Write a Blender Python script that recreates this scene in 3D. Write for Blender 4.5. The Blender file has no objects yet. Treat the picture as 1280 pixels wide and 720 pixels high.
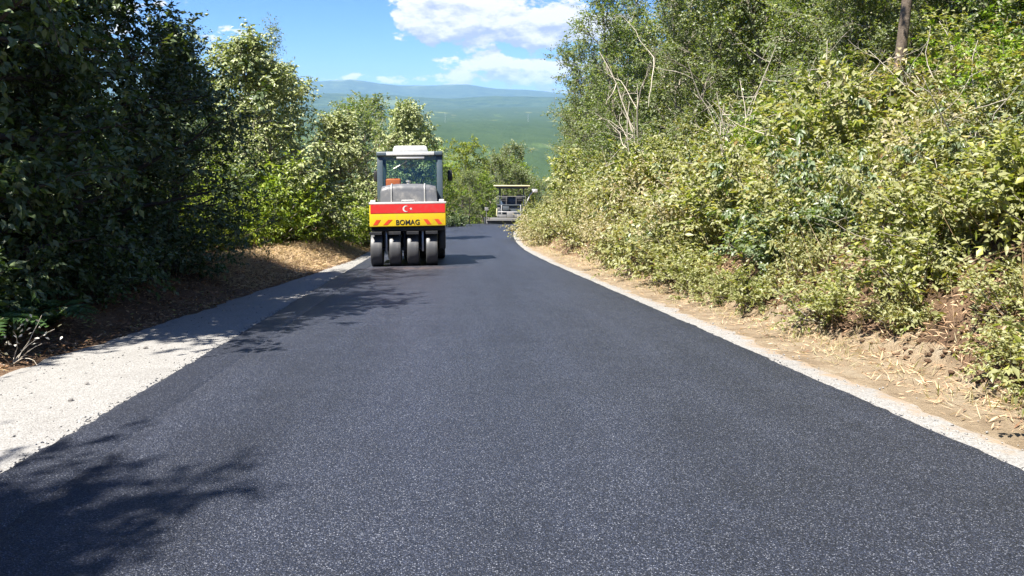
import bpy, bmesh, math, random
import numpy as np
from mathutils import Vector, Matrix

R = math.radians
SC = bpy.context.scene
COL = SC.collection

# ------------------------------------------------------------------ camera
F_PX = 924.0
PITCH = R(8.0)
YAW = R(5.5)          # road runs along +Y, the camera looks a little to the right of it
SLOPE = 0.1553        # downhill grade of the road
EYE = 1.417
cam_d = bpy.data.cameras.new('camera')
cam_d.sensor_width = 36.0
cam_d.lens = F_PX / 1280 * 36.0
cam_d.shift_y = -105.0 / 1280
cam_d.clip_start = 0.05
cam_d.clip_end = 90000
cam = bpy.data.objects.new('camera', cam_d)
cam.location = (0, 0, EYE)
cam.rotation_euler = (R(90) - PITCH, 0, -YAW)
COL.objects.link(cam)
SC.camera = cam

# ------------------------------------------------------------------ world, sun, exposure
SUN_EL, SUN_BACK = R(60), R(33)     # sun on the left, a little behind the camera
sun_to = Vector((-math.cos(SUN_EL) * math.cos(SUN_BACK), -math.cos(SUN_EL) * math.sin(SUN_BACK), math.sin(SUN_EL)))
sun_d = bpy.data.lights.new('sun', 'SUN')
sun_d.energy = 5.0
sun_d.angle = R(0.53)
sun_d.color = (1.0, 0.95, 0.87)
sun = bpy.data.objects.new('sun', sun_d)
sun.rotation_euler = sun_to.to_track_quat('Z', 'Y').to_euler()
sun.location = (-30, -10, 60)
COL.objects.link(sun)

SC.view_settings.view_transform = 'Standard'
SC.view_settings.look = 'None'
SC.view_settings.exposure = 1.7
SC.view_settings.gamma = 1.0
SC.view_settings.use_curve_mapping = False
SC.cycles.use_denoising = True
SC.cycles.max_bounces = 6
SC.cycles.diffuse_bounces = 3
SC.cycles.glossy_bounces = 2
SC.cycles.transmission_bounces = 4
SC.cycles.transparent_max_bounces = 8
SC.cycles.volume_bounces = 0
SC.cycles.caustics_reflective = False
SC.cycles.caustics_refractive = False


class NT:
    """small node-graph helper"""
    def __init__(self, tree):
        self.t = tree
        self.n = tree.nodes
        self.l = tree.links

    def node(self, kind, **kw):
        n = self.n.new(kind)
        for k, v in kw.items():
            setattr(n, k, v)
        return n

    def link(self, a, b):
        self.l.new(a, b)

    def val(self, sock, v):
        if hasattr(v, 'is_linked') or isinstance(v, bpy.types.NodeSocket):
            self.l.new(v, sock)
        else:
            sock.default_value = v

    def math(self, op, a, b=0.0, c=None, clamp=False):
        n = self.node('ShaderNodeMath', operation=op, use_clamp=clamp)
        self.val(n.inputs[0], a)
        self.val(n.inputs[1], b)
        if c is not None:
            self.val(n.inputs[2], c)
        return n.outputs[0]

    def mix(self, fac, a, b, blend='MIX'):
        n = self.node('ShaderNodeMix', data_type='RGBA', blend_type=blend)
        self.val(n.inputs[0], fac)
        for s, v in ((n.inputs[6], a), (n.inputs[7], b)):
            if isinstance(v, (tuple, list)):
                s.default_value = (*v, 1) if len(v) == 3 else v
            else:
                self.l.new(v, s)
        return n.outputs[2]

    def noise(self, vec, scale, detail=4, rough=0.55, lac=2.0, out=0):
        n = self.node('ShaderNodeTexNoise')
        if vec is not None:
            self.l.new(vec, n.inputs['Vector'])
        n.inputs['Scale'].default_value = scale
        n.inputs['Detail'].default_value = detail
        n.inputs['Roughness'].default_value = rough
        n.inputs['Lacunarity'].default_value = lac
        return n.outputs[out]

    def ramp(self, fac, stops, interp='LINEAR'):
        n = self.node('ShaderNodeValToRGB')
        n.color_ramp.interpolation = interp
        el = n.color_ramp.elements
        while len(el) < len(stops):
            el.new(0.5)
        for e, (p, c) in zip(el, stops):
            e.position = p
            e.color = (*c, 1) if isinstance(c, (tuple, list)) else (c, c, c, 1)
        self.l.new(fac, n.inputs[0])
        return n.outputs[0]

    def smooth(self, x, lo, hi):
        n = self.node('ShaderNodeMapRange', interpolation_type='SMOOTHSTEP')
        self.val(n.inputs[0], x)
        n.inputs[1].default_value = lo
        n.inputs[2].default_value = hi
        return n.outputs[0]


W = bpy.data.worlds.new('World')
SC.world = W
W.use_nodes = True
g = NT(W.node_tree)
g.n.clear()
sky = g.node('ShaderNodeTexSky', sky_type='NISHITA')
sky.sun_disc = False
sky.sun_elevation = SUN_EL
sky.sun_rotation = math.atan2(sun_to.x, sun_to.y)
sky.altitude = 600
sky.air_density = 1.0
sky.dust_density = 0.25
sky.ozone_density = 3.5
tc = g.node('ShaderNodeTexCoord')
sep = g.node('ShaderNodeSeparateXYZ')
g.link(tc.outputs['Generated'], sep.inputs[0])
az = g.math('ARCTAN2', sep.outputs[0], sep.outputs[1])
el = g.math('ARCSINE', sep.outputs[2])


def azel(px, py):      # photo pixel (1280 wide) -> azimuth, elevation of that bit of sky
    d = Vector(((px - 640) / F_PX, (255 - py) / F_PX, -1.0))
    d = cam.rotation_euler.to_matrix() @ d
    d.normalize()
    return math.atan2(d.x, d.y), math.asin(d.z)


def cloud_field(d_az, d_el):
    """cumulus everywhere; a few known banks where the photo shows them"""
    a = g.math('ADD', az, d_az)
    e = g.math('ADD', el, d_el)
    cv = g.node('ShaderNodeCombineXYZ')
    g.link(a, cv.inputs[0])
    g.link(g.math('MULTIPLY', e, 2.0), cv.inputs[1])
    cv.inputs[2].default_value = 3.7
    n1 = g.noise(cv.outputs[0], 20, 8, 0.60, 2.1)
    n3 = g.noise(cv.outputs[0], 46, 5, 0.55)
    n2 = g.noise(cv.outputs[0], 3.2, 2, 0.5)
    tot = g.math('ADD', g.math('MULTIPLY', n1, 1.35), g.math('MULTIPLY', g.math('SUBTRACT', n2, 0.5), 0.45))
    tot = g.math('ADD', tot, g.math('SUBTRACT', g.math('MULTIPLY', n3, 0.55), 0.45))
    for px, py, rx, ry, amp in BANKS:
        ca, ce = azel(px, py)
        x = g.math('DIVIDE', g.math('SUBTRACT', a, ca), rx / F_PX)
        y = g.math('DIVIDE', g.math('SUBTRACT', e, ce), ry / F_PX)
        r2 = g.math('ADD', g.math('MULTIPLY', x, x), g.math('MULTIPLY', y, y))
        b = g.math('MULTIPLY', g.math('EXPONENT', g.math('MULTIPLY', r2, -1.0)), amp)
        tot = g.math('ADD', tot, b)
    return tot


BANKS = [(535, 24, 72, 34, 0.38), (635, 28, 88, 32, 0.36), (735, 36, 70, 32, 0.40), (610, 66, 130, 6, -0.12), (625, 84, 90, 13, 0.32),
         (695, 96, 75, 13, 0.32), (300, 75, 36, 20, 0.36), (470, 97, 120, 10, 0.30), (400, 30, 75, 55, -0.36),
         (430, 70, 90, 20, -0.22), (330, 10, 50, 25, -0.25), (735, 5, 70, 12, -0.12)]
d0 = cloud_field(0.0, 0.0)
d1 = cloud_field(-0.007, 0.015)
cov = g.smooth(d0, 0.60, 0.74)
lit = g.math('ADD', g.math('MULTIPLY', g.math('SUBTRACT', d0, d1), 2.5), 0.60, clamp=True)
thick = g.smooth(d0, 0.66, 1.05)
lit = g.math('SUBTRACT', lit, g.math('MULTIPLY', thick, 0.12), clamp=True)
ccol = g.mix(lit, (3.3, 3.9, 5.2), (7.2, 7.2, 7.2))
skyc = g.mix(0.8, sky.outputs[0], g.mix(1.0, sky.outputs[0], (0.36, 0.67, 1.20), 'MULTIPLY'))
mixc = g.mix(g.math('MULTIPLY', cov, 0.96), skyc, ccol)
bg = g.node('ShaderNodeBackground')
bg.inputs['Strength'].default_value = 0.05
g.link(mixc, bg.inputs['Color'])
wo = g.node('ShaderNodeOutputWorld')
g.link(bg.outputs[0], wo.inputs['Surface'])

# ------------------------------------------------------------------ materials
MATS = {}


def new_mat(name):
    m = bpy.data.materials.new(name)
    m.use_nodes = True
    n = NT(m.node_tree)
    b = m.node_tree.nodes['Principled BSDF']
    MATS[name] = m
    return m, n, b


def set_spec(b, v):
    b.inputs['Specular IOR Level'].default_value = v


def bump(n, b, h, strength=0.4, dist=0.02):
    bp = n.node('ShaderNodeBump')
    bp.inputs['Strength'].default_value = strength
    bp.inputs['Distance'].default_value = dist
    n.link(h, bp.inputs['Height'])
    n.link(bp.outputs[0], b.inputs['Normal'])


def objco(n):
    return n.node('ShaderNodeTexCoord').outputs['Object']


def simple(name, col, rough=0.5, metal=0.0, spec=0.5, wear=0.15, wscale=6.0, dirt=(0.16, 0.13, 0.10)):
    """painted / plain surface with a little uneven dust and gloss"""
    m, n, b = new_mat(name)
    co = objco(n)
    f = n.noise(co, wscale, 5, 0.65)
    k = n.smooth(f, 0.48, 0.75)
    c = n.mix(n.math('MULTIPLY', k, wear), col, dirt)
    n.link(c, b.inputs['Base Color'])
    n.link(n.math('ADD', n.math('MULTIPLY', f, 0.25), rough - 0.1, clamp=True), b.inputs['Roughness'])
    b.inputs['Metallic'].default_value = metal
    set_spec(b, spec)
    return m


def mat_asphalt():
    m, n, b = new_mat('fresh_asphalt')
    co = objco(n)
    vo = n.node('ShaderNodeTexVoronoi', feature='F1')
    vo.inputs['Scale'].default_value = 120
    n.link(co, vo.inputs['Vector'])
    sp = n.node('ShaderNodeSeparateColor')
    n.link(vo.outputs['Color'], sp.inputs[0])
    vo2 = n.node('ShaderNodeTexVoronoi', feature='F1')
    vo2.inputs['Scale'].default_value = 210
    n.link(co, vo2.inputs['Vector'])
    sp2 = n.node('ShaderNodeSeparateColor')
    n.link(vo2.outputs['Color'], sp2.inputs[0])
    big = n.noise(co, 0.6, 4, 0.6)
    stone = n.ramp(sp.outputs[0], [(0.0, 0.006), (0.4, 0.014), (0.64, 0.036), (0.82, 0.12), (0.94, 0.28), (1.0, 0.44)])
    fine = n.ramp(sp2.outputs[1], [(0.0, 0.010), (0.7, 0.024), (0.93, 0.07), (1.0, 0.20)])
    edge = n.smooth(vo.outputs['Distance'], 0.10, 0.52)
    c = n.mix(edge, stone, fine)
    tint = n.mix(big, (0.60, 0.78, 1.42), (0.78, 0.94, 1.45))
    bw = n.node('ShaderNodeRGBToBW')
    n.link(c, bw.inputs[0])
    tint = n.mix(n.smooth(bw.outputs[0], 0.03, 0.16), tint, (0.90, 0.95, 1.08))
    c = n.mix(1.0, c, tint, 'MULTIPLY')
    mpp = n.node('ShaderNodeMapping')
    mpp.inputs['Scale'].default_value = (1.6, 0.035, 1)
    n.link(co, mpp.inputs[0])
    passes = n.noise(mpp.outputs[0], 1.0, 3, 0.6)
    blot = n.noise(co, 1.7, 6, 0.7)
    k = n.math('ADD', n.math('MULTIPLY', passes, 0.9), n.math('MULTIPLY', blot, 0.7))
    c = n.mix(1.0, c, n.ramp(k, [(0.55, 0.50), (1.0, 0.90)]), 'MULTIPLY')
    # a soft reddish patch, broken by noise, on the mat behind the roller
    sx = n.node('ShaderNodeSeparateXYZ')
    n.link(co, sx.inputs[0])
    g1 = n.math('DIVIDE', n.math('SUBTRACT', sx.outputs[0], -0.75), 1.1)
    g2 = n.math('DIVIDE', n.math('SUBTRACT', sx.outputs[1], 19.4), 0.55)
    r2 = n.math('ADD', n.math('MULTIPLY', g1, g1), n.math('MULTIPLY', g2, g2))
    red_patch = n.math('EXPONENT', n.math('MULTIPLY', r2, -1.0))
    red_patch = n.math('MULTIPLY', red_patch, n.smooth(n.noise(co, 5, 4, 0.6), 0.35, 0.65))
    c = n.mix(n.math('MULTIPLY', red_patch, 0.5), c, (0.19, 0.125, 0.105))
    n.link(c, b.inputs['Base Color'])
    n.link(n.ramp(sp.outputs[2], [(0, 0.40), (1, 0.70)]), b.inputs['Roughness'])
    set_spec(b, 0.5)
    h = n.math('ADD', n.math('MULTIPLY', n.math('SUBTRACT', 1.0, vo.outputs['Distance']), 1.0),
               n.math('MULTIPLY', sp.outputs[1], 0.7))
    h = n.math('ADD', h, n.math('MULTIPLY', n.math('SUBTRACT', 1.0, vo2.outputs['Distance']), 0.5))
    bump(n, b, h, 0.75, 0.006)


def mat_gravel(name, base, light, dark, scale=55, dirt=None):
    m, n, b = new_mat(name)
    co = objco(n)
    vo = n.node('ShaderNodeTexVoronoi')
    vo.inputs['Scale'].default_value = scale
    n.link(co, vo.inputs['Vector'])
    sp = n.node('ShaderNodeSeparateColor')
    n.link(vo.outputs['Color'], sp.inputs[0])
    c = n.ramp(sp.outputs[0], [(0, dark), (0.3, base), (0.8, base), (1, light)])
    f = n.noise(co, 2.2, 5, 0.65)
    c = n.mix(n.math('MULTIPLY', n.smooth(f, 0.45, 0.75), 0.35), c, dark)
    if dirt:      # earth trodden into the outer part of the gravel
        at = n.node('ShaderNodeAttribute', attribute_name='across')
        k = n.math('ADD', at.outputs['Fac'], n.math('MULTIPLY', n.math('SUBTRACT', n.noise(co, 4.5, 6, 0.7), 0.5), 1.5))
        c = n.mix(n.smooth(k, 0.45, 0.95), c, dirt)
    n.link(c, b.inputs['Base Color'])
    b.inputs['Roughness'].default_value = 0.9
    set_spec(b, 0.2)
    h = n.math('ADD', n.math('SUBTRACT', 1.0, vo.outputs['Distance']), n.math('MULTIPLY', n.noise(co, 30, 4), 1.0))
    bump(n, b, h, 0.5, 0.008)


def mat_soil(name, a, bcol, c3, scale=3.0):
    m, n, b = new_mat(name)
    co = objco(n)
    f = n.noise(co, scale, 6, 0.65)
    f2 = n.noise(co, scale * 9, 5, 0.7)
    c = n.ramp(f, [(0.3, a), (0.52, bcol), (0.72, c3)])
    c = n.mix(n.smooth(f2, 0.4, 0.75), c, n.mix(0.5, c, a))
    n.link(c, b.inputs['Base Color'])
    b.inputs['Roughness'].default_value = 0.95
    set_spec(b, 0.15)
    bump(n, b, n.math('ADD', f2, n.noise(co, scale * 30, 3)), 0.9, 0.03)


def mat_leaf(name, stops, back=None, trans=0.32, rough=0.45, spec=0.5, var=0.35, tr_tint=(1.25, 1.35, 0.55)):
    m, n, b = new_mat(name)
    at = n.node('ShaderNodeAttribute', attribute_name='rnd')
    c = n.ramp(at.outputs['Fac'], stops)
    oi = n.node('ShaderNodeObjectInfo')
    k = n.math('ADD', n.math('MULTIPLY', oi.outputs['Random'], var), 1.0 - var / 2)
    hs = n.node('ShaderNodeHueSaturation')
    n.link(c, hs.inputs['Color'])
    n.link(k, hs.inputs['Value'])
    n.link(n.math('ADD', n.math('MULTIPLY', oi.outputs['Random'], 0.03), 0.485), hs.inputs['Hue'])
    c = hs.outputs[0]
    if back:
        ge = n.node('ShaderNodeNewGeometry')
        c = n.mix(ge.outputs['Backfacing'], c, back)
    n.link(c, b.inputs['Base Color'])
    b.inputs['Roughness'].default_value = rough
    set_spec(b, spec)
    tr = n.node('ShaderNodeBsdfTranslucent')
    n.link(n.mix(1.0, c, tr_tint, 'MULTIPLY'), tr.inputs[0])
    mx = n.node('ShaderNodeMixShader')
    mx.inputs[0].default_value = trans
    n.link(b.outputs[0], mx.inputs[1])
    n.link(tr.outputs[0], mx.inputs[2])
    out = [x for x in n.n if x.type == 'OUTPUT_MATERIAL'][0]
    n.link(mx.outputs[0], out.inputs[0])


def mat_bark(name, a, bcol):
    m, n, b = new_mat(name)
    co = objco(n)
    f = n.noise(co, 9, 6, 0.7)
    n.link(n.ramp(f, [(0.3, a), (0.7, bcol)]), b.inputs['Base Color'])
    b.inputs['Roughness'].default_value = 0.9
    bump(n, b, n.noise(co, 40, 4), 0.6, 0.02)


mat_asphalt()
mat_gravel('white_gravel', (0.242, 0.235, 0.221), (0.33, 0.322, 0.305), (0.15, 0.142, 0.13), 90)
mat_gravel('edge_gravel', (0.242, 0.235, 0.221), (0.33, 0.322, 0.305), (0.15, 0.142, 0.13), 90, (0.255, 0.19, 0.125))
mat_gravel('stone_grey', (0.16, 0.15, 0.14), (0.24, 0.23, 0.21), (0.10, 0.09, 0.085), 20)
mat_soil('sandy_verge', (0.17, 0.125, 0.08), (0.285, 0.22, 0.145), (0.34, 0.285, 0.205), 3.2)
mat_soil('brown_soil', (0.06, 0.04, 0.025), (0.135, 0.085, 0.053), (0.21, 0.14, 0.09), 2.0)
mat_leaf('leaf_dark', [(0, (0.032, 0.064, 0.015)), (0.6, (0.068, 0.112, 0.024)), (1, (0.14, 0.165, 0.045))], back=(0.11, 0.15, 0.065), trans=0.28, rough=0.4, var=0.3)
mat_leaf('leaf_silver', [(0, (0.08, 0.125, 0.03)), (0.35, (0.18, 0.22, 0.06)), (0.65, (0.32, 0.35, 0.13)), (1, (0.45, 0.44, 0.22))], back=(0.34, 0.37, 0.18), trans=0.25, var=0.2)
mat_leaf('leaf_bright', [(0, (0.10, 0.165, 0.02)), (0.5, (0.22, 0.29, 0.032)), (1, (0.36, 0.38, 0.07))], trans=0.42, var=0.2)
mat_leaf('leaf_mid', [(0, (0.07, 0.125, 0.02)), (0.45, (0.18, 0.25, 0.040)), (0.8, (0.31, 0.335, 0.08)), (1, (0.38, 0.34, 0.16))], back=(0.17, 0.20, 0.10), trans=0.35, var=0.4)
mat_leaf('leaf_bank', [(0, (0.10, 0.145, 0.022)), (0.38, (0.25, 0.265, 0.050)), (0.72, (0.38, 0.36, 0.105)), (0.9, (0.42, 0.34, 0.14)), (1, (0.33, 0.20, 0.095))], back=(0.27, 0.275, 0.125), trans=0.35, var=0.35)
mat_leaf('leaf_bank_dry', [(0, (0.17, 0.195, 0.045)), (0.4, (0.34, 0.315, 0.10)), (0.75, (0.47, 0.38, 0.17)), (1, (0.31, 0.185, 0.095))], back=(0.33, 0.29, 0.17), trans=0.3, var=0.3)
mat_leaf('leaf_bank_green', [(0, (0.07, 0.115, 0.022)), (0.55, (0.15, 0.20, 0.036)), (1, (0.27, 0.285, 0.07))], back=(0.17, 0.21, 0.12), trans=0.3, rough=0.38, var=0.35)
mat_leaf('leaf_fern', [(0, (0.05, 0.10, 0.03)), (1, (0.10, 0.16, 0.05))], trans=0.3, var=0.2)
mat_leaf('straw', [(0, (0.17, 0.10, 0.055)), (0.35, (0.47, 0.33, 0.19)), (1, (0.62, 0.49, 0.31))], trans=0.2, rough=0.7, spec=0.2, var=0.1)
mat_leaf('litter', [(0, (0.10, 0.055, 0.03)), (0.5, (0.24, 0.14, 0.075)), (0.85, (0.40, 0.28, 0.16)), (1, (0.30, 0.30, 0.10))], trans=0.1, rough=0.7, spec=0.2, var=0.1)
mat_leaf('pale_twig', [(0, (0.45, 0.43, 0.38)), (1, (0.62, 0.60, 0.55))], trans=0.1, rough=0.7, var=0.1)
mat_bark('bark_grey', (0.11, 0.09, 0.07), (0.30, 0.27, 0.22))
mat_bark('bark_brown', (0.07, 0.05, 0.035), (0.17, 0.135, 0.10))
mat_bark('bark_dark', (0.035, 0.028, 0.022), (0.10, 0.08, 0.06))
mat_bark('bark_pale', (0.30, 0.26, 0.20), (0.52, 0.47, 0.39))
mat_bark('dead_brown', (0.16, 0.10, 0.065), (0.34, 0.24, 0.16))

# ------------------------------------------------------------------ mesh helpers


def np_mesh(name, V, T, rnd=None):
    me = bpy.data.meshes.new(name)
    nv, nt = len(V), len(T)
    k = T.shape[1]
    me.vertices.add(nv)
    me.vertices.foreach_set('co', np.ascontiguousarray(V, dtype=np.float32).ravel())
    me.loops.add(nt * k)
    me.loops.foreach_set('vertex_index', np.ascontiguousarray(T, dtype=np.int32).ravel())
    me.polygons.add(nt)
    me.polygons.foreach_set('loop_start', np.arange(0, nt * k, k, dtype=np.int32))
    me.polygons.foreach_set('loop_total', np.full(nt, k, dtype=np.int32))
    me.update(calc_edges=True)
    if rnd is not None:
        a = me.attributes.new('rnd', 'FLOAT', 'POINT')
        a.data.foreach_set('value', np.ascontiguousarray(rnd, dtype=np.float32))
    return me


def link(name, me, mat=None, parent=None):
    o = bpy.data.objects.new(name, me)
    COL.objects.link(o)
    if mat and me is not None and not me.materials:
        me.materials.append(MATS[mat])
    if parent:
        o.parent = parent
    return o


def tag(o, label, cat, group=None, kind=None):
    o['label'] = label
    o['category'] = cat
    if group:
        o['group'] = group
    if kind:
        o['kind'] = kind
    return o


def empty(name, loc=(0, 0, 0)):
    o = bpy.data.objects.new(name, None)
    o.location = loc
    o.empty_display_size = 0.2
    COL.objects.link(o)
    return o


def copy_tree(root, loc, rotz, scale, label, group):
    r = root.copy()
    COL.objects.link(r)
    r.location, r.rotation_euler, r.scale = loc, (0, 0, rotz), scale
    if label:
        r['label'] = label
    if group:
        r['group'] = group
    for ch in root.children:
        c = ch.copy()
        COL.objects.link(c)
        c.parent = r
    return r


class PB:
    """bmesh part builder for machine parts"""
    def __init__(self):
        self.bm = bmesh.new()

    def _merge(self, tmp):
        me = bpy.data.meshes.new('tmp')
        tmp.to_mesh(me)
        tmp.free()
        self.bm.from_mesh(me)
        bpy.data.meshes.remove(me)

    def box(self, x0, x1, y0, y1, z0, z1, bev=0.01, seg=2, rot=None):
        t = bmesh.new()
        bmesh.ops.create_cube(t, size=1)
        for v in t.verts:
            v.co = Vector((x0 + (v.co.x + .5) * (x1 - x0), y0 + (v.co.y + .5) * (y1 - y0), z0 + (v.co.z + .5) * (z1 - z0)))
        if bev > 0:
            bmesh.ops.bevel(t, geom=t.edges[:], offset=bev, segments=seg, affect='EDGES', profile=0.5)
        if rot:
            ax, ang, piv = rot
            bmesh.ops.rotate(t, verts=t.verts, cent=Vector(piv), matrix=Matrix.Rotation(ang, 3, ax))
        self._merge(t)
        return self

    def prism(self, pts, axis, a, b, bev=0.0, seg=2):
        """polygon pts (2-D) extruded along axis 'X' or 'Y' or 'Z' from a to b"""
        t = bmesh.new()

        def mk(p, s):
            return {'X': (s, p[0], p[1]), 'Y': (p[0], s, p[1]), 'Z': (p[0], p[1], s)}[axis]
        lo = [t.verts.new(mk(p, a)) for p in pts]
        hi = [t.verts.new(mk(p, b)) for p in pts]
        t.faces.new(lo)
        t.faces.new(hi[::-1])
        for i in range(len(pts)):
            j = (i + 1) % len(pts)
            t.faces.new((lo[j], lo[i], hi[i], hi[j]))
        bmesh.ops.recalc_face_normals(t, faces=t.faces)
        if bev > 0:
            bmesh.ops.bevel(t, geom=t.edges[:], offset=bev, segments=seg, affect='EDGES', profile=0.5)
        self._merge(t)
        return self

    def tube(self, pts, r, sides=10):
        t = bmesh.new()
        rings = []
        pts = [Vector(p) for p in pts]
        for i, p in enumerate(pts):
            d = (pts[min(i + 1, len(pts) - 1)] - pts[max(i - 1, 0)]).normalized()
            a = d.orthogonal().normalized() if i == 0 else (prev - d * prev.dot(d)).normalized()
            prev = a
            b = d.cross(a)
            rr = r[i] if isinstance(r, (list, tuple)) else r
            rings.append([t.verts.new(p + (a * math.cos(2 * math.pi * k / sides) + b * math.sin(2 * math.pi * k / sides)) * rr) for k in range(sides)])
        for i in range(len(rings) - 1):
            for k in range(sides):
                t.faces.new((rings[i][k], rings[i][(k + 1) % sides], rings[i + 1][(k + 1) % sides], rings[i + 1][k]))
        t.faces.new(rings[0][::-1])
        t.faces.new(rings[-1])
        self._merge(t)
        return self

    def lathe(self, prof, axis='X', cent=(0, 0, 0), seg=40):
        """closed ring profile [(along, radius)] turned about an axis"""
        t = bmesh.new()
        rings = []
        c = Vector(cent)
        for k in range(seg):
            a = 2 * math.pi * k / seg
            ca, sa = math.cos(a), math.sin(a)
            rings.append([t.verts.new(c + Vector({'X': (s, r * ca, r * sa), 'Z': (r * ca, r * sa, s), 'Y': (r * ca, s, r * sa)}[axis])) for s, r in prof])
        n = len(prof)
        for k in range(seg):
            A, B = rings[k], rings[(k + 1) % seg]
            for i in range(n):
                j = (i + 1) % n
                t.faces.new((A[i], A[j], B[j], B[i]))
        bmesh.ops.recalc_face_normals(t, faces=t.faces)
        self._merge(t)
        return self

    def obj(self, name, mat, parent=None, smooth=True):
        me = bpy.data.meshes.new(name)
        bmesh.ops.recalc_face_normals(self.bm, faces=self.bm.faces)
        self.bm.to_mesh(me)
        self.bm.free()
        if smooth:
            for p in me.polygons:
                p.use_smooth = True
            me.set_sharp_from_angle(angle=R(35))
        return link(name, me, mat, parent)


# ------------------------------------------------------------------ terrain functions
_v = np.concatenate([np.arange(-40, 200, 0.25), np.arange(200, 3000, 5.0)])
_s = np.interp(_v, [-40, 24, 34, 58, 64, 70, 95, 140, 400, 800, 3000],
               [SLOPE, SLOPE, 0.137, 0.137, 0.15, 0.21, 0.22, 0.13, 0.17, 0.17, 0.17])
_z = -np.concatenate([[0], np.cumsum(0.5 * (_s[1:] + _s[:-1]) * np.diff(_v))])
_z -= np.interp(0, _v, _z)


def zr(v):
    return np.interp(v, _v, _z)


def offR(v):
    x = np.clip(np.asarray(v, float) - 18, 0, 62)
    return 6.7e-4 * x ** 2.3 + np.clip(np.asarray(v, float) - 80, 0, 60) * 0.2


def offL(v):
    x = np.clip(np.asarray(v, float) - 22, 0, 58)
    return 5.0e-4 * x ** 2.3


def uR(v):
    return 3.08 + offR(v)


def uL(v):
    return -2.45 + offL(v)


def shoulder_w(v):
    return np.interp(v, [-20, 7, 9.5, 12, 15.6, 19, 24, 40, 80], [2.25, 2.05, 1.75, 1.5, 1.3, 1.0, 0.6, 0.7, 0.7])


_rs = np.random.RandomState(5)
_ph = _rs.uniform(0, 6.28, (10, 3))
_fr = _rs.uniform(-1, 1, (10, 2))


def wob(u, v, k=1.0):
    s = 0
    for i in range(10):
        q = k * (0.6 + 0.45 * i)
        s = s + np.sin(u * q * (0.5 + _fr[i, 0]) + v * q * (0.5 + _fr[i, 1]) + _ph[i, 0]) / (1 + 0.5 * i)
    return s * 0.28


def sstep(x, a, b):
    t = np.clip((x - a) / (b - a), 0, 1)
    return t * t * (3 - 2 * t)


def Z(u, v):
    u = np.asarray(u, float)
    v = np.asarray(v, float)
    base = zr(v) - 0.075
    dR = u - uR(v)
    dL = uL(v) - u
    bank_h = np.interp(v, [-40, 30, 60, 90, 200], [3.2, 3.0, 2.2, 0.8, 0.3])
    t = np.clip(dR - 1.12, 0, None)
    right = 0.06 * sstep(dR, 0.35, 1.3) + bank_h * (1 - np.exp(-t / bank_h * 1.15)) + 0.16 * np.clip(t - 1.5, 0, 60)
    right = np.where(dR > 0.35, right + wob(u, v, 2.0) * 0.05 * sstep(dR, 0.35, 1.0) + wob(u, v, 0.7) * 0.22 * sstep(dR, 1.3, 2.6), 0)
    sh = shoulder_w(v)
    q = dL - sh
    berm = np.interp(v, [-40, 8, 15, 19, 26, 36, 60], [0.35, 0.35, 0.35, 0.38, 0.42, 0.4, 0.3])
    left = berm * sstep(q, 0.05, 1.5) + 0.10 * np.clip(q - 1.5, 0, 40)
    left = np.where(q > 0, left + wob(u, v, 2.4) * 0.10 * sstep(q, 0.05, 0.8), 0)
    side = np.clip(np.abs(u) - 90, 0, None) * -0.05
    return base + right + left + side


def grid_obj(name, us, vs, zf, mat, smooth=True):
    """us: function (v)->row of u values, or a fixed row"""
    rows = [np.asarray(us(v) if callable(us) else us, float) for v in vs]
    n = len(rows[0])
    U = np.array(rows)
    Vv = np.repeat(np.asarray(vs)[:, None], n, 1)
    P = np.stack([U, Vv, zf(U, Vv)], -1).reshape(-1, 3)
    i = np.arange((len(vs) - 1) * n).reshape(-1, n)[:, :-1].ravel()
    T = np.stack([i, i + 1, i + n + 1, i + n], 1)
    me = np_mesh(name, P, T)
    if smooth:
        me.polygons.foreach_set('use_smooth', np.ones(len(T), bool))
    a = me.attributes.new('across', 'FLOAT', 'POINT')
    a.data.foreach_set('value', np.tile(np.linspace(0, 1, n), len(vs)).astype(np.float32))
    o = link(name, me, mat)
    o['kind'] = 'structure'
    return o


def spaced(a, b, s0, s1):
    out, x = [], a
    while x < b:
        out.append(x)
        x += s0 + (s1 - s0) * (x - a) / (b - a)
    out.append(b)
    return np.array(out)


vs_near = np.concatenate([spaced(-25, 0, 1.5, 0.3)[:-1], spaced(0, 40, 0.16, 0.4)[:-1], spaced(40, 150, 0.5, 4)[:-1], spaced(150, 1400, 6, 60)])
us_row = np.concatenate([-spaced(12, 500, 1.0, 60)[::-1], np.arange(-11.8, 13.9, 0.2), spaced(14, 500, 1.0, 60)])
o = grid_obj('ground', us_row, vs_near, Z, 'brown_soil')
o['label'] = 'brown earth of the roadside and wooded slope'

rng0 = np.random.RandomState(11)


def jag(vs, amp, seed):
    r = np.random.RandomState(seed)
    x = r.normal(0, 1, len(vs))
    x = 0.6 * x + 0.4 * np.convolve(x, np.ones(9) / 3, 'same')
    return x * amp


# asphalt mat: slab with crumbly sides and a paving joint near the left edge
vs_road = np.concatenate([spaced(-12, 0, 0.8, 0.1)[:-1], spaced(0, 30, 0.045, 0.2)[:-1], spaced(30, 110, 0.3, 1.5)])
jl, jr = jag(vs_road, 0.014, 1), jag(vs_road, 0.010, 2)
jl2 = jag(vs_road, 0.012, 3)
rows, zoff = [], []
JL = dict(zip(vs_road.tolist(), zip(jl, jr, jl2)))
zprof = np.array([-0.085, -0.05, -0.012, -0.002, -0.001, -0.006, -0.020, 0.0] + [0.0] * 8 + [0.0, -0.012, -0.05, -0.085])


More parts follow.
